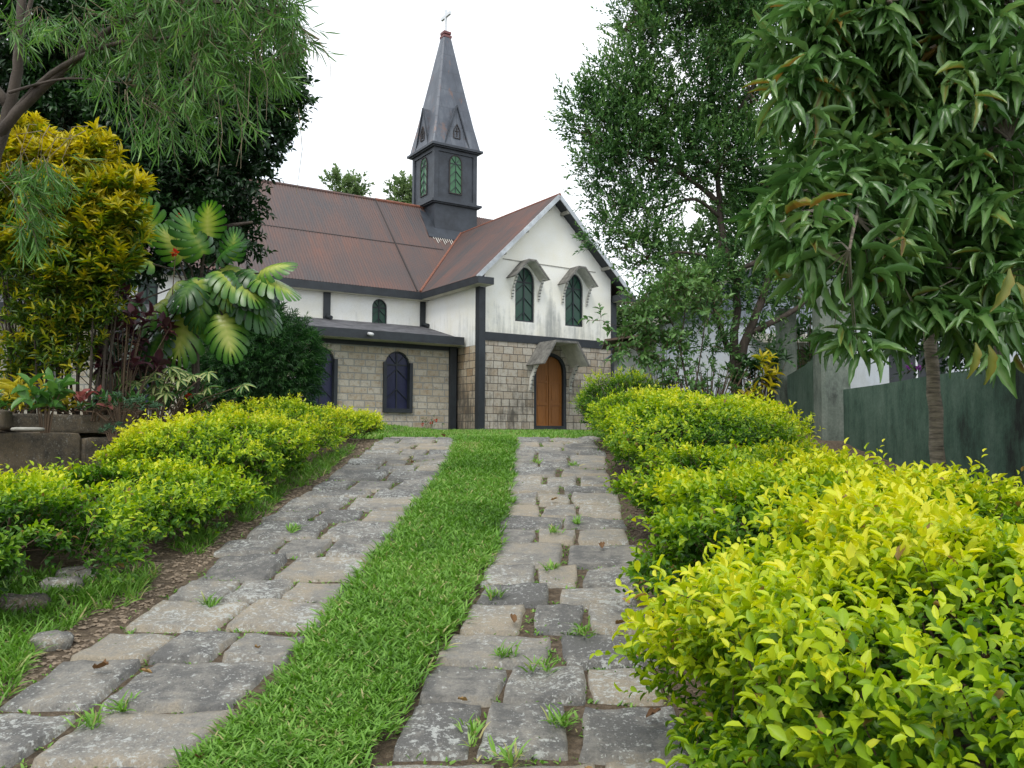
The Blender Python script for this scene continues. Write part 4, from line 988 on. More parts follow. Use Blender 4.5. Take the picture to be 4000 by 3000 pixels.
hedge(1.85,4.45,1.0,.95,1010,'golden hedge shrub overhanging the track, second from the camera on the right', 7400,.050,TL,103,RG,7,.62)
hedge(3.0,5.4,1.0,1.1,1095,'golden hedge shrub in front of the trunk by the green wall', 5600,.048,T5,104,RG,7,.56)
hedge(1.84,6.3,.86,1.0,965,'golden hedge shrub halfway up the right side of the track', 5200,.048,T5,105,RG,7,.58)
hedge(1.90,8.6,.84,1.2,852,'wide tall golden shrub with bare twigs showing, by the far end of the green wall', 5600,.048,T5,106,RG,7,.56)
hedge(1.75,10.9,.62,.9,838,'narrow golden shrub beside the top of the right hand track', 3300,.046,TF,107,RG,7,.50)
hedge(1.72,13.2,.58,.7,800,'farthest hedge shrub on the right, greener, in front of the church corner', 2600,.046,TF,108,RG,7,.44)
hedge(-3.45,4.85,1.10,.85,1062,'nearest left hedge shrub low down at the left edge', 5200,.046,T5,111,LG,7,.50)
hedge(-3.12,6.45,.90,.88,1020,'left hedge shrub in front of the dark stone wall', 4600,.046,T5,112,LG,7,.50)
hedge(-2.85,8.2,.80,.90,900,'bright rounded left hedge shrub beside the middle of the track', 4600,.046,T5,113,LG,7, 0.67)
hedge(-2.85,10.0,.78,.95,868,'left hedge shrub with a brown thin top near the upper track', 3800,.044,TF,114,LG,7, 0.63)
hedge(-2.55,12.0,.62,.9,885,'farthest left hedge shrub beside the top of the drive', 2800,.044,TF,115,LG,7, 0.65)

# ------------------------------------------------------------------ trees
def limb_tree(name, label, cat, base, limbs, bark, group=None):
    root = empty(name, base); tag(root, label, cat, group)
    mb = MB(); b0 = Vector(base)
    for pts, r0, r1 in limbs:
        P = [Vector(p)-b0 for p in pts]
        # smooth the polyline
        Q = []
        for i in range(len(P)-1):
            p0 = P[max(i-1,0)]; p1 = P[i]; p2 = P[i+1]; p3 = P[min(i+2,len(P)-1)]
            for k in range(4):
                t_ = k/4; Q.append(.5*((2*p1)+(p2-p0)*t_+(2*p0-5*p1+4*p2-p3)*t_*t_+(3*p1-p0-3*p2+p3)*t_**3))
        Q.append(P[-1]); n = len(Q)
        mb.tube(Q, [r0+(r1-r0)*i/(n-1) for i in range(n)], 9 if r0 > .04 else 5, .10 if r0 > .04 else 0)
    mb.build('trunk', bark, root, True); return root
def twigs_to(P, centres, n, rg, r=.006, sag=0., far=.9):
    """fine branches from crown points back toward limb points"""
    mb = MB(); C_ = np.array(centres); idx = rg.choice(len(P), min(n, len(P)), replace=False)
    for i in idx:
        d = np.linalg.norm(C_-P[i], axis=1); c = C_[d.argmin()]; p = P[i]
        if d.min() > far: c = p+(c-p)*far/d.min()
        mid_ = (p+c)/2+rg.normal(size=3)*.05*d.min()+np.array([0,0,.08*d.min()+sag])
        mb.tube([c, mid_, p], [r*1.6, r, r*.5], 3)
    return mb
def crown(root, blobs, n, leaf, tmpl, mat, seed, k=8, width=.42, shell=.3, thr=-.6, nscale=1.2, droop=0., up=.35, tone=.45, Ls=.3, spread=.9, tw=0, limbpts=None, tonegrad=.3, top=.25, cull=None):
    rg = np.random.default_rng(seed)
    P, o, r = blob_pts(blobs, n, shell, SNoise(nscale, seed), thr, rg)
    if cull is not None:
        kk = cull(P); P = P[kk]; o = o[kk]; r = r[kk]
    D = nrm(o*.8+np.array([0,0,up-droop*1.5])+rg.normal(size=P.shape)*.45)
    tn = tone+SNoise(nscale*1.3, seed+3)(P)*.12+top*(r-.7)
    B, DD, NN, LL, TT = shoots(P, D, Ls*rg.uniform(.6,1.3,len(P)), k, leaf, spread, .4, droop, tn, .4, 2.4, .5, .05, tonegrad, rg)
    b0 = np.array(root.location)
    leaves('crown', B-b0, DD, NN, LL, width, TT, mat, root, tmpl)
    mb = MB()
    if tw: mb = twigs_to(P-b0, [tuple(np.array(q)-b0) for q in limbpts], tw, rg)
    idx = rg.choice(len(P), min(len(P), 700), replace=False)
    for i in idx:
        p = Vector(P[i]-b0); q = Vector(D[i])*Ls; mb.tube([p, p+q*.5+Vector((0,0,-.01)), p+q], [.006,.004,.002], 3)
    mb.build('twigs', M['twig'], root)
    return P
# big dark glossy tree on the left
M['jack'] = leafmat('dark_glossy_leaf', [(0,(.006,.018,.006)),(.5,(.014,.042,.012)),(.85,(.035,.095,.020)),(1,(.07,.16,.03))], .38, .18, .3)
A = at
base = at(235, 905, 14.0); base.z = -.15
lb = [([base, at(255,620,14), at(320,420,14), at(300,200,14), at(280,0,14)], .22, .07),
      ([at(322,500,14), at(420,380,14), at(540,330,14), at(600,250,13.6)], .10, .03), ([at(322,480,14), at(230,350,14), at(120,280,14), at(20,240,14)], .12, .04),
      ([at(312,330,14), at(400,200,14), at(500,90,14)], .08, .03), ([at(330,560,14), at(450,500,13.6), at(545,480,13.2)], .07, .02)]
r_ = limb_tree('broadleaf_tree', 'big dense dark glossy leaved tree behind the yellow croton, overlapping the church roof', 'tree', base, lb, M['bark'])
bl = [pxblob(*q) for q in ((60,60,130,14.5),(180,120,150,14.5),(320,60,150,14.3),(450,60,120,14.2),(540,140,110,14),(590,210,72,13.8),(480,260,130,14),(340,250,150,14),(180,280,130,14.4),(60,230,120,14.6),(560,290,68,13.7),(470,400,110,14),(350,420,120,14),(530,380,48,13.6),(500,490,75,13.6),(550,508,34,13.4),(430,530,70,13.8),(300,520,90,14),(90,-60,140,14.6),(330,-90,170,14.4),(520,0,95,14.2),(180,420,110,14.4),(60,380,100,14.6),(600,190,50,13.7),(575,110,60,13.8))]
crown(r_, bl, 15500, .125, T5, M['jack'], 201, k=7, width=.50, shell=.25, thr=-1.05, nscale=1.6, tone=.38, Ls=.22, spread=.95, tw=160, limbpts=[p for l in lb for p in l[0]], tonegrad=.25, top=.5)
# right hand tree behind the hedge
M['rtree'] = leafmat('small_green_leaf', [(0,(.014,.042,.011)),(.5,(.060,.150,.042)),(.8,(.125,.245,.065)),(1,(.19,.32,.09))], .36, .25, .4)
base = at(1590, 930, 13.0); base.z = float(ground_h(base.x, 13.0))-.05
D_ = 13.0
lb = [([base, at(1592,830,D_), at(1608,745,D_), at(1645,650,D_), at(1662,590,D_), at(1690,480,D_), at(1700,380,D_)], .085, .04),
      ([at(1590,845,D_), at(1585,740,D_+.1), at(1592,640,D_+.1), at(1560,500,D_+.2), at(1552,400,D_+.2), at(1540,200,D_+.3), at(1535,40,D_+.3)], .075, .025),
      ([at(1592,640,D_+.1), at(1600,585,D_), at(1640,560,D_-.1), at(1668,500,D_-.2), at(1690,440,D_-.3)], .045, .03),
      ([at(1575,760,D_+.1), at(1548,680,D_+.1), at(1540,600,D_+.2), at(1556,520,D_+.2)], .05, .035),
      ([at(1618,720,D_), at(1680,690,D_), at(1740,650,D_), at(1800,560,D_)], .05, .03),
      ([at(1556,440,D_+.2), at(1480,380,D_), at(1400,340,D_), at(1290,320,D_)], .045, .015),
      ([at(1556,470,D_+.2), at(1500,430,D_), at(1420,450,D_), at(1330,440,D_)], .035, .012),
      ([at(1550,380,D_+.2), at(1460,260,D_), at(1380,160,D_), at(1350,60,D_)], .045, .012),
      ([at(1545,300,D_+.3), at(1620,200,D_), at(1660,80,D_)], .04, .015), ([at(1548,560,D_+.2), at(1480,545,D_-.1), at(1400,560,D_-.2)], .03,.01)]
r_ = limb_tree('garden_tree', 'tall bushy small leaved tree with forked trunk right of the church', 'tree', base, lb, M['bark'])
bl = [pxblob(*q) for q in ((1245,222,34,12.9),(1285,255,62,13),(1340,200,70,13),(1330,290,75,13),(1405,120,80,13),(1395,250,80,13),(1470,60,100,13),(1480,190,100,13.1),(1570,60,110,13.2),(1590,200,100,13.2),(1650,100,100,13.3),(1680,250,90,13.3),(1300,365,45,12.9),(1380,370,78,13),(1470,340,80,13.1),(1560,330,90,13.2),(1640,360,80,13.2),(1320,440,48,12.9),(1400,470,62,13),(1340,500,40,12.8),(1480,-30,120,13),(1620,-60,130,13.2),(1370,30,48,13),(1640,470,70,13.3),(1500,600,48,13),(1440,640,40,12.8),(1390,560,42,12.9),(1620,560,55,13.3),(1700,450,80,13.3),(1460,560,40,13),(1720,600,70,13.4),(1300,520,24,12.8),(1500,660,46,12.9),(1560,610,45,12.9),(1450,570,42,12.9),(1530,730,40,12.8),(1480,750,34,12.7),(1630,650,45,13.1),(1660,750,30,13.1),(1420,520,44,12.9))]
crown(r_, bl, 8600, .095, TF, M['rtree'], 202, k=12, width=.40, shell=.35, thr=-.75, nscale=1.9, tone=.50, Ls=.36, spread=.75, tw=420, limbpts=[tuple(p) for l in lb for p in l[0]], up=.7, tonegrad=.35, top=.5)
# mango tree close on the right
M['mango'] = leafmat('mango_leaf', [(0,(.016,.050,.014)),(.4,(.060,.145,.036)),(.7,(.13,.245,.072)),(.86,(.19,.30,.09)),(.95,(.24,.24,.05)),(1,(.24,.15,.04))], .30, .28, .45)
D_ = 6.2
base = at(2022, 1100, D_); base.z = float(ground_h(base.x, D_))-.05
lb = [([base, at(2025,1000,D_), at(2018,850,D_), at(2008,720,D_), at(2000,560,D_), at(2010,420,D_), at(2040,250,D_), at(2060,60,D_)], .055, .03),
      ([at(2003,640,D_), at(1930,560,D_-.3), at(1860,480,D_-.6), at(1800,400,D_-.9)], .03, .012),
      ([at(2006,470,D_), at(1940,360,D_-.3), at(1870,240,D_-.6), at(1780,120,D_-.8)], .035, .012),
      ([at(2006,460,D_), at(1880,410,D_-.9), at(1850,470,D_-1.3), at(1835,540,D_-1.5)], .018, .008),
      ([at(2010,500,D_), at(2100,400,D_-.6), at(2180,300,D_-1.1)], .03, .014), ([at(2010,600,D_), at(2090,560,D_-.5), at(2160,600,D_-.9)], .025, .01),
      ([at(2040,250,D_), at(1980,120,D_-.7), at(1920,0,D_-1.2)], .028, .012), ([at(2040,260,D_), at(2140,130,D_-.6), at(2190,20,D_-1)], .028, .012)]
r_ = limb_tree('mango_tree', 'mango tree with long drooping leaves and ringed pale trunk at the right edge', 'tree', base, lb, M['bark_pale'])
mrg = np.random.default_rng(203)
bl = [pxblob(*q) for q in ((1745,140,70,5.3),(1700,230,40,5.2),(1800,80,110,5.5),(1900,60,120,5.4),(2010,60,120,5.5),(2120,80,120,5.4),(2190,200,100,5.2),(1800,230,80,5.6),(1880,200,100,5.6),(2000,220,110,5.6),(2100,250,110,5.3),(1720,440,60,5.2),(1680,490,36,5.0),(1790,450,80,5.2),(1880,420,90,5.2),(1960,380,90,5.6),(2060,400,90,5.3),(2160,420,90,5.2),(1830,560,60,4.8),(1760,510,50,5.0),(1900,540,70,5.1),(2000,520,80,5.4),(2100,560,80,5.2),(2190,600,70,5.1),(1870,660,45,5.2),(1930,640,60,5.2),(1840,720,30,5.2),(2010,660,60,5.4),(2090,660,55,5.4),(2160,700,50,5.3),(1900,300,90,6.4),(2050,320,120,6.5),(2150,300,110,6.4),(1950,480,90,6.5),(2100,520,100,6.5),(1800,330,60,6.0),(1960,740,30,5.3),(1790,690,24,5.1),(1850,770,24,5.1),(1905,790,20,5.0),(2110,740,36,5.1),(2120,-40,120,5.5),(1880,-50,120,5.4),(2180,500,80,6.5),(2040,620,80,6.6))]
P, o_, r = blob_pts(bl, 1050, .3, None, -9, mrg)
D = nrm(o_*.7+np.array([0,0,.15])+mrg.normal(size=P.shape)*.35)
B, DD, NN, LL, TT = shoots(P, D, mrg.uniform(.08,.22,len(P)), 7, .275, .9, .6, .55, .49+mrg.normal(0,.10,len(P)), .2, 2.4, .7, .1, .18, mrg)
TT = TT+(mrg.uniform(0,1,len(TT)) > .994)*.42
b0 = np.array(r_.location)
leaves('crown', B-b0, DD, NN, LL*mrg.uniform(.75,1.05,len(LL)), .215, TT, M['mango'], r_, T_long(9, .30, .16, .10, .22))
mb = twigs_to(P-b0, [tuple(np.array(q)-b0) for l in lb for q in l[0]], 430, mrg, .0045)
mb.build('twigs', simple('mango_twig', (.17,.15,.12), .9, .3, 10, .2), r_)
for (x, y, Y, s_) in ((2107,770,4.6,.20),(2135,775,4.6,.22),(2180,610,4.4,.24),(2195,640,4.4,.22)):
    p = at(x, y-30, Y); leaves('young_leaf', np.array([tuple(p-r_.location)]), np.array([[mrg.normal(0,.15),mrg.normal(0,.1),-1]]), np.array([[.2,-1,.1]]), np.array([s_]), .26, np.array([.97]), M['mango'], r_, T_long(9,.2,.16,.12,-.06))['label'] = 'copper brown young leaf hanging'
# feathery weeping tree, upper left
M['bottle'] = leafmat('narrow_leaf', [(0,(.035,.090,.016)),(.5,(.080,.20,.035)),(.85,(.17,.33,.06)),(1,(.28,.44,.11))], .42, .30, .35)
D_ = 7.6
base = at(-40, 1010, D_); base.z = float(ground_h(base.x, D_))-.05
lb = [([base, at(-30,700,D_), at(-25,420,D_), at(10,270,D_), at(35,170,D_), at(42,90,D_), at(50,-60,D_)], .07, .035),
      ([at(-20,310,D_), at(60,220,D_-.1), at(150,140,D_-.2), at(260,50,D_-.3), at(400,10,D_-.4), at(520,5,D_-.5)], .05, .012),
      ([at(12,262,D_), at(110,160,D_-.2), at(230,100,D_-.3), at(330,85,D_-.4), at(440,75,D_-.5)], .032, .008),
      ([at(20,230,D_), at(-60,120,D_), at(-90,0,D_)], .05, .03), ([at(40,110,D_), at(62,20,D_), at(90,-80,D_)], .03, .015),
      ([at(20,200,D_-.1), at(140,170,D_-.3), at(270,180,D_-.5)], .016, .004), ([at(260,50,D_-.3), at(330,-20,D_-.3), at(480,-60,D_-.4)], .02, .008), ([at(520,5,D_-.5), at(600,30,D_-.5), at(690,85,D_-.5)], .010, .003)]
r_ = limb_tree('weeping_tree', 'feathery weeping tree with narrow leaves hanging over the top left corner', 'tree', base, lb, M['bark'])
brg = np.random.default_rng(204)
def hang(blobs, n, Lr, leaf, k, tone, seed):
    rg = np.random.default_rng(seed); P, o_, r = blob_pts(blobs, n, .1, None, -9, rg)
    return P, nrm(np.array([.25,0,-.8])+rg.normal(size=P.shape)*.38), rg.uniform(*Lr, len(P))
bl = [pxblob(*q) for q in ((250,60,100,7.3),(350,60,110,7.2),(450,60,110,7.1),(550,40,100,7.1),(620,30,70,7.1),(330,170,80,7.1),(430,160,90,7.0),(520,150,80,7.0),(600,120,60,7.0),(370,250,45,7.0),(480,230,60,7.0),(240,160,60,7.2),(560,220,35,7.0),(150,50,80,7.3),(60,30,60,7.4),(650,70,36,7.0),(330,-30,140,7.2),(520,-50,140,7.1),(300,270,35,7.0),(410,285,22,7.0))]
P, D, Lh = hang(bl, 460, (.16,.36), .1, 1, .5, 205)
P2, D2, Lh2 = hang([pxblob(*q) for q in ((60,345,40,6.9),(100,360,30,6.9),(40,400,40,6.9),(90,440,25,6.9),(60,480,25,6.9),(150,345,20,6.9))], 45, (.15,.3), .1, 1, .5, 206)
P = np.concatenate([P, P2]); D = np.concatenate([D, D2]); Lh = np.concatenate([Lh, Lh2])
B, DD, NN, LL, TT = shoots(P, D, Lh, 15, .19, .6, .3, .12, .45+brg.normal(0,.12,len(P)), .3, 2.4, .3, .05, .35, brg)
b0 = np.array(r_.location)
leaves('crown', B-b0, DD, NN, LL, .070, TT, M['bottle'], r_, (np.array([(0,0,0),(.35,-.5,.02),(.35,.5,.02),(.7,-.4,-.03),(.7,.4,-.03),(1,0,-.1)], float), [(0,1,2),(1,3,4,2),(3,5,4)], np.zeros(6)))
mb = twigs_to(P-b0, [tuple(np.array(q)-b0) for l in lb for q in l[0]], 320, brg, .003, 0, .32)
for i in range(len(P)):
    p = Vector(P[i]-b0); mb.tube([p, p+Vector(D[i])*Lh[i]], [.003,.0015], 3)
for (x0, y0, x1, y1) in ((520,60,555,140),(645,235,640,420),(850-310,150,510,360),(690,90,715,180),(505,180,520,365),(650-180,200,470,380),(560,110,575,260)):
    a = at(x0,y0,6.9)-r_.location; c_ = at(x1,y1,6.9)-r_.location; mb.tube([a, a.lerp(c_,.5)+Vector((.04,0,.02)), c_], [.004,.003,.002], 3)
mb.build('twigs', simple('weeping_twig', (.16,.13,.08), .9, .3, 10, .2), r_)

# ------------------------------------------------------------------ left garden plants
M['croton'] = leafmat('croton_leaf', [(0,(.022,.060,.010)),(.35,(.075,.15,.014)),(.52,(.26,.30,.018)),(.72,(.50,.42,.020)),(1,(.72,.62,.07))], .40, .30, .35, (14, .35))
M['greenleaf'] = leafmat('fresh_leaf', [(0,(.020,.060,.014)),(.5,(.055,.16,.030)),(1,(.14,.30,.06))], .35, .3, .45)
D_ = 9.6
r_ = empty('croton', at(120,900,D_)); r_.location.z = -.08; tag(r_, 'tall croton bush with yellow and orange leaves and bare lower stems at the left', 'shrub')
crg = np.random.default_rng(301); b0 = np.array(r_.location)
bl = [pxblob(*q) for q in ((60,330,55,9.4),(20,350,60,9.3),(120,370,60,9.4),(190,370,52,9.4),(205,325,24,9.3),(60,430,70,9.4),(150,450,80,9.4),(230,440,55,9.3),(265,470,42,9.2),(280,415,24,9.2),(210,530,60,9.3),(110,540,70,9.4),(30,520,60,9.4),(250,580,45,9.2),(160,600,55,9.3),(285,520,20,9.2))]
P, o_, r = blob_pts(bl, 1250, .55, None, -9, crg)
D = nrm(o_*.5+np.array([0,-.1,.85])+crg.normal(size=P.shape)*.25)
hgt = np.clip((P[:,2]-1.2)/2.6, 0, 1)
B, DD, NN, LL, TT = shoots(P, D, np.full(len(P),.15), 14, .15, .8, .3, .0, .30+.42*hgt+crg.normal(0,.10,len(P)), .45, 2.4, .3, .0, .38, crg)
T1 = T_long(5,.28,.14,0,.15)
leaves('foliage', B-b0, DD, NN, LL, .27, TT, M['croton'], r_, T1)
# sparse lower leaves
bl = [pxblob(*q) for q in ((30,640,70,9.4),(110,680,80,9.4),(190,690,70,9.4),(60,760,70,9.4),(150,770,70,9.4),(230,660,45,9.3),(20,820,50,9.4))]
P, o_, r = blob_pts(bl, 620, .1, None, -9, crg); D = nrm(np.array([0,0,.8])+crg.normal(size=P.shape)*.5)
B, DD, NN, LL, TT = shoots(P, D, np.full(len(P),.14), 7, .11, .9, .4, .1, .28+crg.normal(0,.14,len(P)), .4, 2.4, .3, .0, .3, crg)
leaves('lower_foliage', B-b0, DD, NN, LL, .26, TT, M['croton'], r_, T1)
mb = MB(); rs = random.Random(5)
for i in range(44):
    x = rs.uniform(-20,260); yt = rs.uniform(380,600); a = at(x*.8+30+rs.uniform(-15,15), 890, D_+rs.uniform(-.3,.3)); a.z = -.12; c_ = at(x+rs.uniform(-25,25), yt, D_+rs.uniform(-.4,.2))
    m0 = a.lerp(c_, .5)+Vector((rs.uniform(-.12,.12), rs.uniform(-.1,.1), 0)); mb.tube([a-r_.location, m0-r_.location, c_-r_.location], [rs.uniform(.010,.02), .010, .006], 6, .15)
mb.build('stems', M['bark'], r_)
# monstera
M['monstera'] = leafmat('variegated_leaf', [(0,(.016,.060,.014)),(.35,(.045,.145,.022)),(.55,(.12,.26,.035)),(.75,(.36,.44,.08)),(1,(.58,.58,.18))], .30, .28, .45, (6,.25))
def monstera_leaf(nl=7):
    V = []; F = []; T_ = []
    def rib(f, g_, s_):
        an = math.radians(128-108*f-16*g_); Ld = .54*math.sin(math.pi*(.20+.72*f))**.6
        x = .02+.86*f+math.cos(an)*Ld*g_; y = math.sin(an)*Ld*g_
        return Vector((x, s_*y, (.10*y-1.1*y*y)-.40*x*x+.02*math.sin(f*22)))
    gs = (0, .18, .36, .50, .66, .82, .94, 1.0)
    for s_ in (-1, 1):
        for i in range(nl):
            f0 = i/nl; f1 = (i+1)/nl; prev = None
            for g_ in gs:
                a = rib(f0, g_, s_); c_ = rib(f1, g_, s_); m0 = (a+c_)/2+Vector((0,0,.012))
                sh = 0 if g_ < .3 else .06 if g_ < .4 else .15 if g_ < .6 else .22 if g_ < .9 else .36 if g_ < .96 else .7
                if i == nl-1: c_ = rib(1, g_, s_)
                a2 = a.lerp(m0, sh); c2 = c_.lerp(m0, sh if i < nl-1 else 0); b_ = len(V)
                V.extend([tuple(a2), tuple(m0), tuple(c2)]); tt = .42-.55*g_; T_.extend([tt-.04, tt+.06, tt-.04])
                if prev is not None: F.extend([(prev,prev+1,b_+1,b_),(prev+1,prev+2,b_+2,b_+1)])
                prev = b_
    return np.array(V, float), F, np.array(T_, float)
TM = monstera_leaf()
D_ = 10.6
r_ = empty('monstera', at(400,880,D_)); r_.location.z = -.08; tag(r_, 'large monstera with split yellow variegated leaves in front of the aisle wall', 'plant')
b0 = np.array(r_.location); mb = MB(); crown_c = at(430,640,D_+.1)-r_.location
mrg = np.random.default_rng(302)
lv_ = [(340,520,60,-.4,.6,.60),(330,570,10,-.5,.3,.66),(440,550,70,-.1,.5,.62),(300,650,-60,-.55,-.2,.55),(370,640,-60,-.5,-.35,.72),(430,600,-75,-.1,-.2,.62),(410,670,-80,-.1,-.6,.75),(470,560,30,.4,.4,.5),(510,600,-30,.4,-.2,.60),(520,620,-55,.5,-.4,.72),(560,600,-45,.7,-.1,.62),(480,680,-60,.3,-.7,.62),(500,560,60,.2,.6,.4),(450,510,85,.0,.8,.5),(395,560,60,-.2,.5,.5),(560,650,-60,.6,-.6,.5),(350,720,-80,-.2,-.5,.5),(300,740,-80,-.3,-.6,.5),(280,780,-80,-.2,-.6,.42),(560,590,20,.6,.3,.5)]
Bm = []; Dm = []; Nm = []; Lm = []; Tm = []
for i_ in range(24):
    a_ = mrg.uniform(-2.6, .3); q_ = mrg.uniform(.3,1); lv_.append((440+math.cos(a_)*120*q_, 585-math.sin(a_)*65*q_, -60, .75*math.cos(a_), -.15+.55*math.sin(a_)-.25, mrg.uniform(.42,.6)))
for (x, y, an, dx, dz, s_) in lv_:
    p = at(x, y, D_-.25+mrg.normal(0,.12)); a = math.radians(an); d = Vector((dx, -.35, dz)).normalized(); n_ = Vector((dx*.5+mrg.normal(0,.25), -.6+mrg.normal(0,.2), .65))
    Bm.append(tuple(p-r_.location)); Dm.append(tuple(d)); Nm.append(tuple(n_)); Lm.append(s_*.84); Tm.append(mrg.choice([.02,.12,.24,.44]) if y < 700 else .05)
    st = p-r_.location; mb.tube([crown_c+Vector((0,0,-.2)), crown_c.lerp(st,.5)+Vector((0,0,.12)), st], [.016,.012,.010], 6)
for i in range(len(lv_)):
    tt = leaves('leaf', np.array([Bm[i]]), np.array([Dm[i]]), np.array([Nm[i]]), np.array([Lm[i]]), 1.0, np.array([Tm[i]]), M['monstera'], r_, TM)
mb.tube([Vector((.05,0,0)), Vector((.12,0,.5)), crown_c*.7+Vector((0,0,.1)), crown_c], [.06,.05,.05,.04], 8, .2)
for i in range(14): mb.tube([crown_c+Vector((mrg.uniform(-.5,.4),0,-.1)), crown_c+Vector((mrg.uniform(-.5,.3),mrg.uniform(-.1,.1),-.5))], [.014,.006], 4)
mb.build('stem', M['bark'], r_)
# bamboo-like ball shrub
M['bamboo'] = leafmat('fine_dark_leaf', [(0,(.008,.034,.010)),(.5,(.026,.090,.020)),(.85,(.065,.17,.038)),(1,(.12,.26,.06))], .45, .25, .3)
D_ = 13.6
r_ = empty('bamboo_shrub', at(555,880,D_)); r_.location.z = -.10; tag(r_, 'rounded dark green fine leaved bamboo shrub in front of the aisle windows', 'shrub')
bg = np.random.default_rng(303); b0 = np.array(r_.location)
bl = [pxblob(*q) for q in ((550,790,100,D_),(500,810,80,D_),(600,770,85,D_),(545,740,70,D_),(610,830,70,D_),(490,760,60,D_),(590,715,45,D_),(470,840,55,D_),(645,760,40,D_))]
P, o_, r = blob_pts(bl, 3600, .55, None, -9, bg)
kk = P[:,2] > -.05; P = P[kk]; o_ = o_[kk]
D = nrm(o_*.9+np.array([.1,0,.1])+bg.normal(size=P.shape)*.35)
B, DD, NN, LL, TT = shoots(P, D, bg.uniform(.12,.26,len(P)), 11, .11, .6, .3, .25, .42+bg.normal(0,.12,len(P)), .3, 2.4, .4, .1, .4, bg)
TN = (np.array([(0,0,0),(.4,-.5,.03),(1,0,-.2),(.4,.5,.03)], float), [(0,2,1),(0,3,2)], np.zeros(4))
leaves('foliage', B-b0, DD, NN, LL, .13, TT, M['bamboo'], r_, TN)
mb = MB(); rs = random.Random(8)
for i in range(70):
    e_ = Vector(P[rs.randrange(len(P))]-b0); mb.tube([Vector((rs.uniform(-.3,.3),rs.uniform(-.2,.2),0)), e_*.5+Vector((0,0,.3)), e_, e_+Vector((rs.uniform(-.25,.3),0,rs.uniform(-.1,.25)))], [.010,.007,.004,.002], 4)
mb.build('stems', M['bamboo'], r_)
# small plants of the terrace: explicit leaf fans
def small_plant(name, label, cat, x, y, Y, kind, mat, n, size, h, seed, tone=.5, spreadx=.15, width=.3, gnd=-.07, tmpl=None, k=7, group=None, up=.5, droop=0., stem=True):
    rg = np.random.default_rng(seed); b = at(x, y, Y); b.z = gnd; root = empty(name, b); tag(root, label, cat, group); mb = MB(); b0 = np.array(b)
    tops = np.stack([rg.normal(0,spreadx,n), rg.normal(0,spreadx*.6,n), rg.uniform(.35,1,n)*h], -1)
    D = nrm(np.stack([rg.normal(0,.4,n), rg.normal(-.1,.3,n), np.full(n, up)], -1))
    if kind == 'palm':      # palmate leaves: k fingers from one point
        B = []; DD = []; NN = []; LL = []; TT = []
        for i in range(n):
            nrm_ = Vector((rg.normal(0,.3), -.45, .8)).normalized(); u = nrm_.orthogonal().normalized(); v = nrm_.cross(u); a0 = rg.uniform(0,6.28)
            for j in range(k):
                a = a0+j*2*math.pi/(k+1); d = u*math.cos(a)+v*math.sin(a)-nrm_*.15
                B.append(tops[i]); DD.append(tuple(d)); NN.append(tuple(nrm_)); LL.append(size*rg.uniform(.8,1.1)); TT.append(tone+rg.normal(0,.12))
        B, DD, NN, LL, TT = map(np.array, (B, DD, NN, LL, TT))
    else:
        B, DD, NN, LL, TT = shoots(tops, D, np.full(n, size*.8), k, size, 1.0, .35, droop, tone+rg.normal(0,.10,n), .35, 2.4, .5, .0, .3, rg)
    leaves('foliage', B, DD, NN, LL, width, TT, mat, root, tmpl or T_long(5,.3,.14,0,.1))
    if stem:
        for i in range(n): mb.tube([Vector((tops[i][0]*.3, tops[i][1]*.3, -.03)), Vector(tops[i])*.55+Vector((0,0,.02)), Vector(tops[i])], [.009,.007,.004], 5)
        mb.build('stems', M['twig'], root)
    return root
M['purple'] = leafmat('purple_leaf', [(0,(.018,.008,.012)),(.5,(.050,.018,.026)),(.85,(.115,.036,.045)),(1,(.24,.09,.06))], .45, .25, .35)
M['cassava'] = leafmat('cream_variegated_leaf', [(0,(.035,.11,.03)),(.4,(.07,.18,.04)),(.6,(.42,.46,.16)),(1,(.72,.70,.42))], .4, .3, .35)
M['yellowleaf'] = leafmat('yellow_leaf', [(0,(.10,.16,.02)),(.5,(.42,.38,.03)),(1,(.68,.60,.10))], .4, .3, .3)
M['red'] = leafmat('red_petal', [(0,(.35,.02,.01)),(1,(.70,.07,.02))], .5, .3, .3)
M['violet'] = leafmat('violet_petal', [(0,(.25,.05,.30)),(1,(.45,.12,.50))], .5, .3, .3)
M['palegreen'] = leafmat('grey_green_leaf', [(0,(.04,.10,.05)),(1,(.14,.26,.15))], .5, .3, .3)
T_w = T_long(5,.25,.10,0,.45)
small_plant('purple_shrub','purple leaved shrub with broad dark leaves left of the monstera stem','shrub',262,850,9.7,'rad',M['purple'],34,.16,1.45,401,.5,.30,.62,k=6)
small_plant('purple_shrub','reddish purple shrub in front of the aisle window, right of the croton stems','shrub',322,850,10.1,'rad',M['purple'],16,.15,1.15,402,.62,.22,.62,k=6)
small_plant('cassava','cream and green variegated cassava with finger shaped leaves','plant',330,880,9.9,'palm',M['cassava'],34,.15,.62,403,.30,.34,.30,tmpl=T_w,k=7)
small_plant('leafy_plant','fresh green plant with big rounded leaves growing on the stone wall','plant',98,905,8.55,'rad',M['greenleaf'],9,.20,.40,404,.62,.10,.52,gnd=-.20,tmpl=TL,k=5)
small_plant('grassy_plant','yellow striped narrow leaved plant at the foot of the croton','plant',55,870,9.1,'rad',M['yellowleaf'],9,.26,.18,405,.6,.10,.12,k=9,up=.9,stem=False)
small_plant('grassy_plant','yellow striped narrow leaved plant behind the big rounded leaves','plant',125,872,9.3,'rad',M['yellowleaf'],6,.22,.15,406,.6,.08,.12,k=8,up=.9,stem=False)
small_plant('dark_palm','dark green fan leaved plant in shade below the monstera','plant',290,860,10.8,'palm',M['jack'],16,.36,1.25,407,.5,.25,.16,k=9)
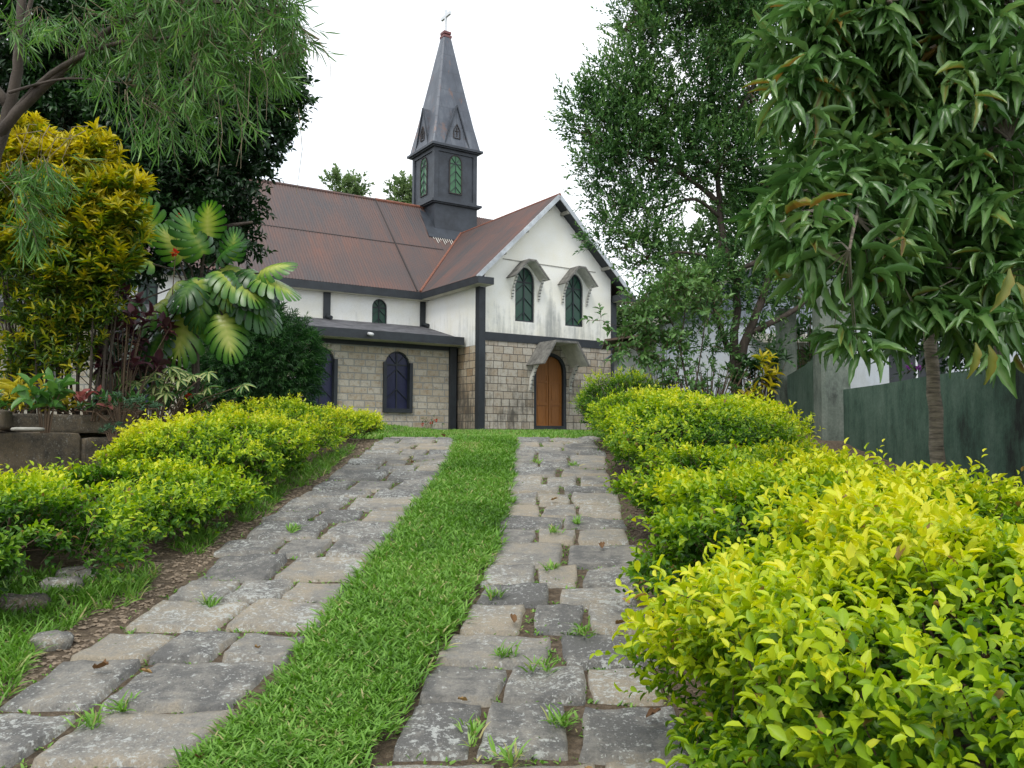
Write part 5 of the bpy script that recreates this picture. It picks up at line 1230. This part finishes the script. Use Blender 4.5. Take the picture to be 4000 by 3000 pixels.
small_plant('fern','low grey green feathery fern at the edge of the stone wall','plant',262,905,9.2,'rad',M['palegreen'],26,.07,.22,408,.5,.20,.2,k=8)
small_plant('fern','feathery weed hanging from the stone wall joint','plant',245,925,8.95,'rad',M['palegreen'],14,.05,.14,409,.4,.08,.25,k=8,gnd=-.28,droop=.3)
small_plant('ground_plant','low green undergrowth between the croton and the cassava','plant',205,880,9.4,'rad',M['greenleaf'],40,.10,.22,410,.35,.32,.35,k=6)
small_plant('ground_plant','low green undergrowth on the terrace right of the cassava','plant',395,890,10.4,'rad',M['greenleaf'],40,.10,.35,411,.35,.30,.35,k=6)
small_plant('ground_plant','low green undergrowth at the far left end of the terrace','plant',10,880,9.0,'rad',M['greenleaf'],26,.10,.22,412,.35,.25,.35,k=6)
small_plant('caladium','pink centred caladium leaves on the stone wall','plant',190,905,9.2,'rad',leafmat('caladium_leaf',[(0,(.06,.15,.03)),(.5,(.30,.10,.09)),(1,(.45,.15,.14))]),5,.15,.20,413,.35,.09,.6,k=3,tmpl=T_long(5,.2,.1,0,.5))
small_plant('flowering_plant','thin upright plant with a red orange flower beside the bamboo shrub','plant',405,880,10.6,'rad',M['greenleaf'],14,.12,.60,414,.4,.16,.4,k=6)
for (x, y, Y, s_, lab, m__) in ((408,856,10.35,.035,'red orange flower head low beside the bamboo shrub','red'),(378,546,10.1,.04,'red hibiscus flower among the monstera leaves','red'),(385,466,10.2,.025,'small pink bud on a thin stem above the monstera','red'),(1820,935-370,7.6,.02,'tiny violet flower low on the mango side, left one','violet'),(1938,638,6.9,.022,'tiny violet flower behind the mango leaves','violet'),(2035,570,6.9,.022,'tiny violet flower high at the mango right side','violet'),(2105,780-190,6.9,.02,'tiny violet flower near the right edge','violet'),(1965,803-12,6.9,.022,'violet flower above the green wall top beside the trunk','violet'),(1985,806-12,6.9,.018,'second violet flower above the green wall top','violet')):
    if x in (1820,): continue
    rg = np.random.default_rng(int(x)); p = at(x, y, Y); n = 22; d = nrm(rg.normal(size=(n,3)))
    o = leaves('flower', d*s_*.3, d, nrm(rg.normal(size=(n,3))), np.full(n, s_*1.3), .6, rg.uniform(0,1,n), M[m__], None, TF); o.location = p; tag(o, lab, 'flower')
# rose-like thin stem over the monstera
mb = MB(); mb.tube([at(372,640,10.2), at(380,540,10.2), at(386,468,10.2)], [.006,.005,.003], 5); o = mb.build('flower_stem', M['twig']); tag(o, 'thin bare rose stem rising above the monstera leaves', 'plant'); o.name = 'climbing_rose'
# undergrowth on the right behind the hedge
small_plant('shrub','dark green shrub between the forked tree and the pillar','shrub',1628,900,12.6,'rad',M['jack'],60,.13,1.2,420,.6,.22,.4,k=8,gnd=-.3)
small_plant('croton','croton with yellow and copper leaves beside the far gate pillar','shrub',1650,860,12.2,'rad',M['croton'],10,.20,1.15,421,.55,.08,.3,k=8,gnd=-.3)
small_plant('shrub','fine leaved green shrub at the foot of the forked tree','shrub',1530,900,12.2,'rad',M['rtree'],110,.07,1.1,422,.6,.35,.35,k=9,gnd=-.3)
small_plant('shrub','light green leafy shoots in front of the white house wall','shrub',1440,900,13.5,'rad',M['rtree'],26,.10,1.6,423,.75,.22,.45,k=8,gnd=-.3)
small_plant('climber','dark climbing plant behind the near gate pillar','shrub',1745,800,14.5,'rad',M['mango'],60,.20,2.4,424,.3,.30,.3,k=8,gnd=-.3)
# leafy sapling with arching branches in front of the church corner
D_ = 11.8
base = at(1500, 900, D_); base.z = float(ground_h(base.x, D_))
lb = [([base, at(1460,800,D_), at(1400,770,D_), at(1340,740,D_)], .016, .004), ([base, at(1470,760,D_), at(1440,680,D_), at(1375,640,D_)], .018, .004), ([at(1440,680,D_), at(1350,705,D_-.2), at(1295,690,D_-.3)], .008, .002), ([at(1470,740,D_), at(1480,640,D_), at(1440,590,D_)], .012, .004), ([base, at(1440,830,D_), at(1380,860,D_)], .01, .003), ([at(1500,850,D_), at(1520,720,D_), at(1530,620,D_)], .012,.004)]
r_ = limb_tree('sapling', 'loose leafy sapling arching left toward the church corner', 'tree', base, lb, M['bark'])
crown(r_, [pxblob(*q) for q in ((1300,690,10,11.4),(1330,712,12,11.4),(1375,650,28,11.7),(1420,700,40,11.8),(1370,760,30,11.8),(1440,760,38,11.8),(1480,620,38,11.8),(1440,640,36,11.8),(1400,690,30,11.8),(1530,660,36,11.8),(1470,830,30,11.8),(1340,745,20,11.7))], 300, .105, T5, M['rtree'], 430, k=7, width=.5, shell=.1, thr=-1, tone=.72, Ls=.22, tonegrad=.2, top=.1)

# ------------------------------------------------------------------ far trees
M['far'] = leafmat('far_tree_leaf', [(0,(.045,.085,.035)),(.5,(.10,.17,.060)),(1,(.20,.28,.11))], .7, .3, .2)
M['far2'] = leafmat('darker_far_leaf', [(0,(.020,.045,.018)),(.5,(.045,.090,.030)),(1,(.09,.16,.05))], .7, .3, .2)  # darker green for the trees behind the house and the nave
def far_tree(label, Y, blobs, n, leaf, seed, mat, top_pt, thr=-.5, name='far_tree'):
    base = at(*top_pt, Y); tz = base.z; base.z = -.5
    lb = [([base, base+Vector((.2,0,(tz-base.z)*.5)), Vector((base.x,Y,tz))], .22, .06)]
    for b_ in blobs: 
        c = at(b_[0], b_[1], Y); s0 = base.lerp(Vector((base.x,Y,tz)), .6); lb.append(([s0, s0.lerp(c,.5)+Vector((0,0,.3)), c], .07, .02))
    r_ = limb_tree(name, label, 'tree', base, lb, M['bark'], 'trees beyond the church')
    crown(r_, [pxblob(b_[0], b_[1], b_[2], Y) for b_ in blobs], n, leaf, TF, mat, seed, k=8, width=.55, shell=.25, thr=thr, nscale=.9, tone=.55, Ls=.6, up=.4, top=.4)
far_tree('pale leafy treetop showing above the church ridge, left one', 48, [(745,410,32),(722,400,18),(770,415,24),(760,440,30),(740,390,16)], 200, .30, 501, M['far'], (750,440))
far_tree('treetop just left of the tower above the ridge', 48, [(870,415,26),(885,400,22),(860,430,24),(880,440,28),(895,425,26)], 220, .30, 502, M['far'], (885,440))
far_tree('light green tree beyond the right corner of the church', 40, [(1370,640,50),(1345,620,34),(1400,610,46),(1430,680,60),(1370,720,60),(1340,780,55),(1400,800,70),(1460,620,50),(1340,700,44),(1340,860,50),(1440,780,60)], 3600, .26, 503, M['far'], (1385,700))
far_tree('tree behind the grey house roof on the right', 36, [(1600,480,90),(1720,460,110),(1850,420,130),(1500,560,70),(1980,500,140),(2100,450,150),(1800,560,120),(2150,620,120)], 4200, .32, 504, M['far2'], (1780,560), -.8)
far_tree('dark tree behind the mango on the far right', 13, [(2000,560,120),(2120,520,130),(2200,640,120),(2060,700,100),(1930,650,90),(2160,760,90),(2230,420,130),(1990,420,110),(2100,300,130),(1900,520,80)], 4300, .13, 505, M['jack'], (2120,600), -.9)
far_tree('tree behind the nave at the far left', 26, [(20,500,90),(120,560,90),(200,620,60),(-40,350,120),(60,640,90)], 2200, .25, 506, M['far2'], (60,560), -.8)
# loose electric wire from the eave
mb = MB(); a = CH.matrix_world @ Vector((0,0,0)); 
cy_, sy_ = math.cos(YAW), math.sin(YAW)
def ch(u, v, z): return Vector((-1.190+u*cy_-v*sy_, 29.652+u*sy_+v*cy_, z))
p0 = ch(6.1,-.3,5.3); p1 = at(1470,760,22); mb.tube([p0, p0.lerp(p1,.5)+Vector((0,0,-.15)), p1], .012, 4); o = mb.build('wire', M['seam']); tag(o, 'thin wire running from the church eave toward the porch', 'wire')
# rose plant at the foot of the aisle wall
q = ch(-1.35,1.1,0); rg = np.random.default_rng(61)
r_ = empty('rose_bush', q); tag(r_, 'small thin rose bush with pink blooms at the foot of the aisle wall', 'plant'); r_.location.z = -.15
B, DD, NN, LL, TT = shoots(np.stack([rg.normal(0,.15,16), rg.normal(0,.1,16), rg.uniform(.1,.5,16)], -1), nrm(rg.normal(size=(16,3))+np.array([0,0,1])), np.full(16,.12), 6, .07, 1., .4, 0, np.full(16,.5), rg=rg)
leaves('foliage', B, DD, NN, LL, .5, TT, M['greenleaf'], r_, TF)
mb = MB()
for i in range(6): mb.tube([(0,0,0),(rg.normal(0,.1),0,.25),(rg.normal(0,.2),0,.5)], [.008,.006,.004], 4)
mb.build('stems', M['twig'], r_)
for i in range(3):
    d = nrm(rg.normal(size=(14,3))); leaves('bloom', d*.02+np.array([(-.22,.1,.25)[i],-.1,(.28,.34,.42)[i]]), d, nrm(rg.normal(size=(14,3))), np.full(14,.06), .7, rg.uniform(0,1,14), M['red'], r_, TF)
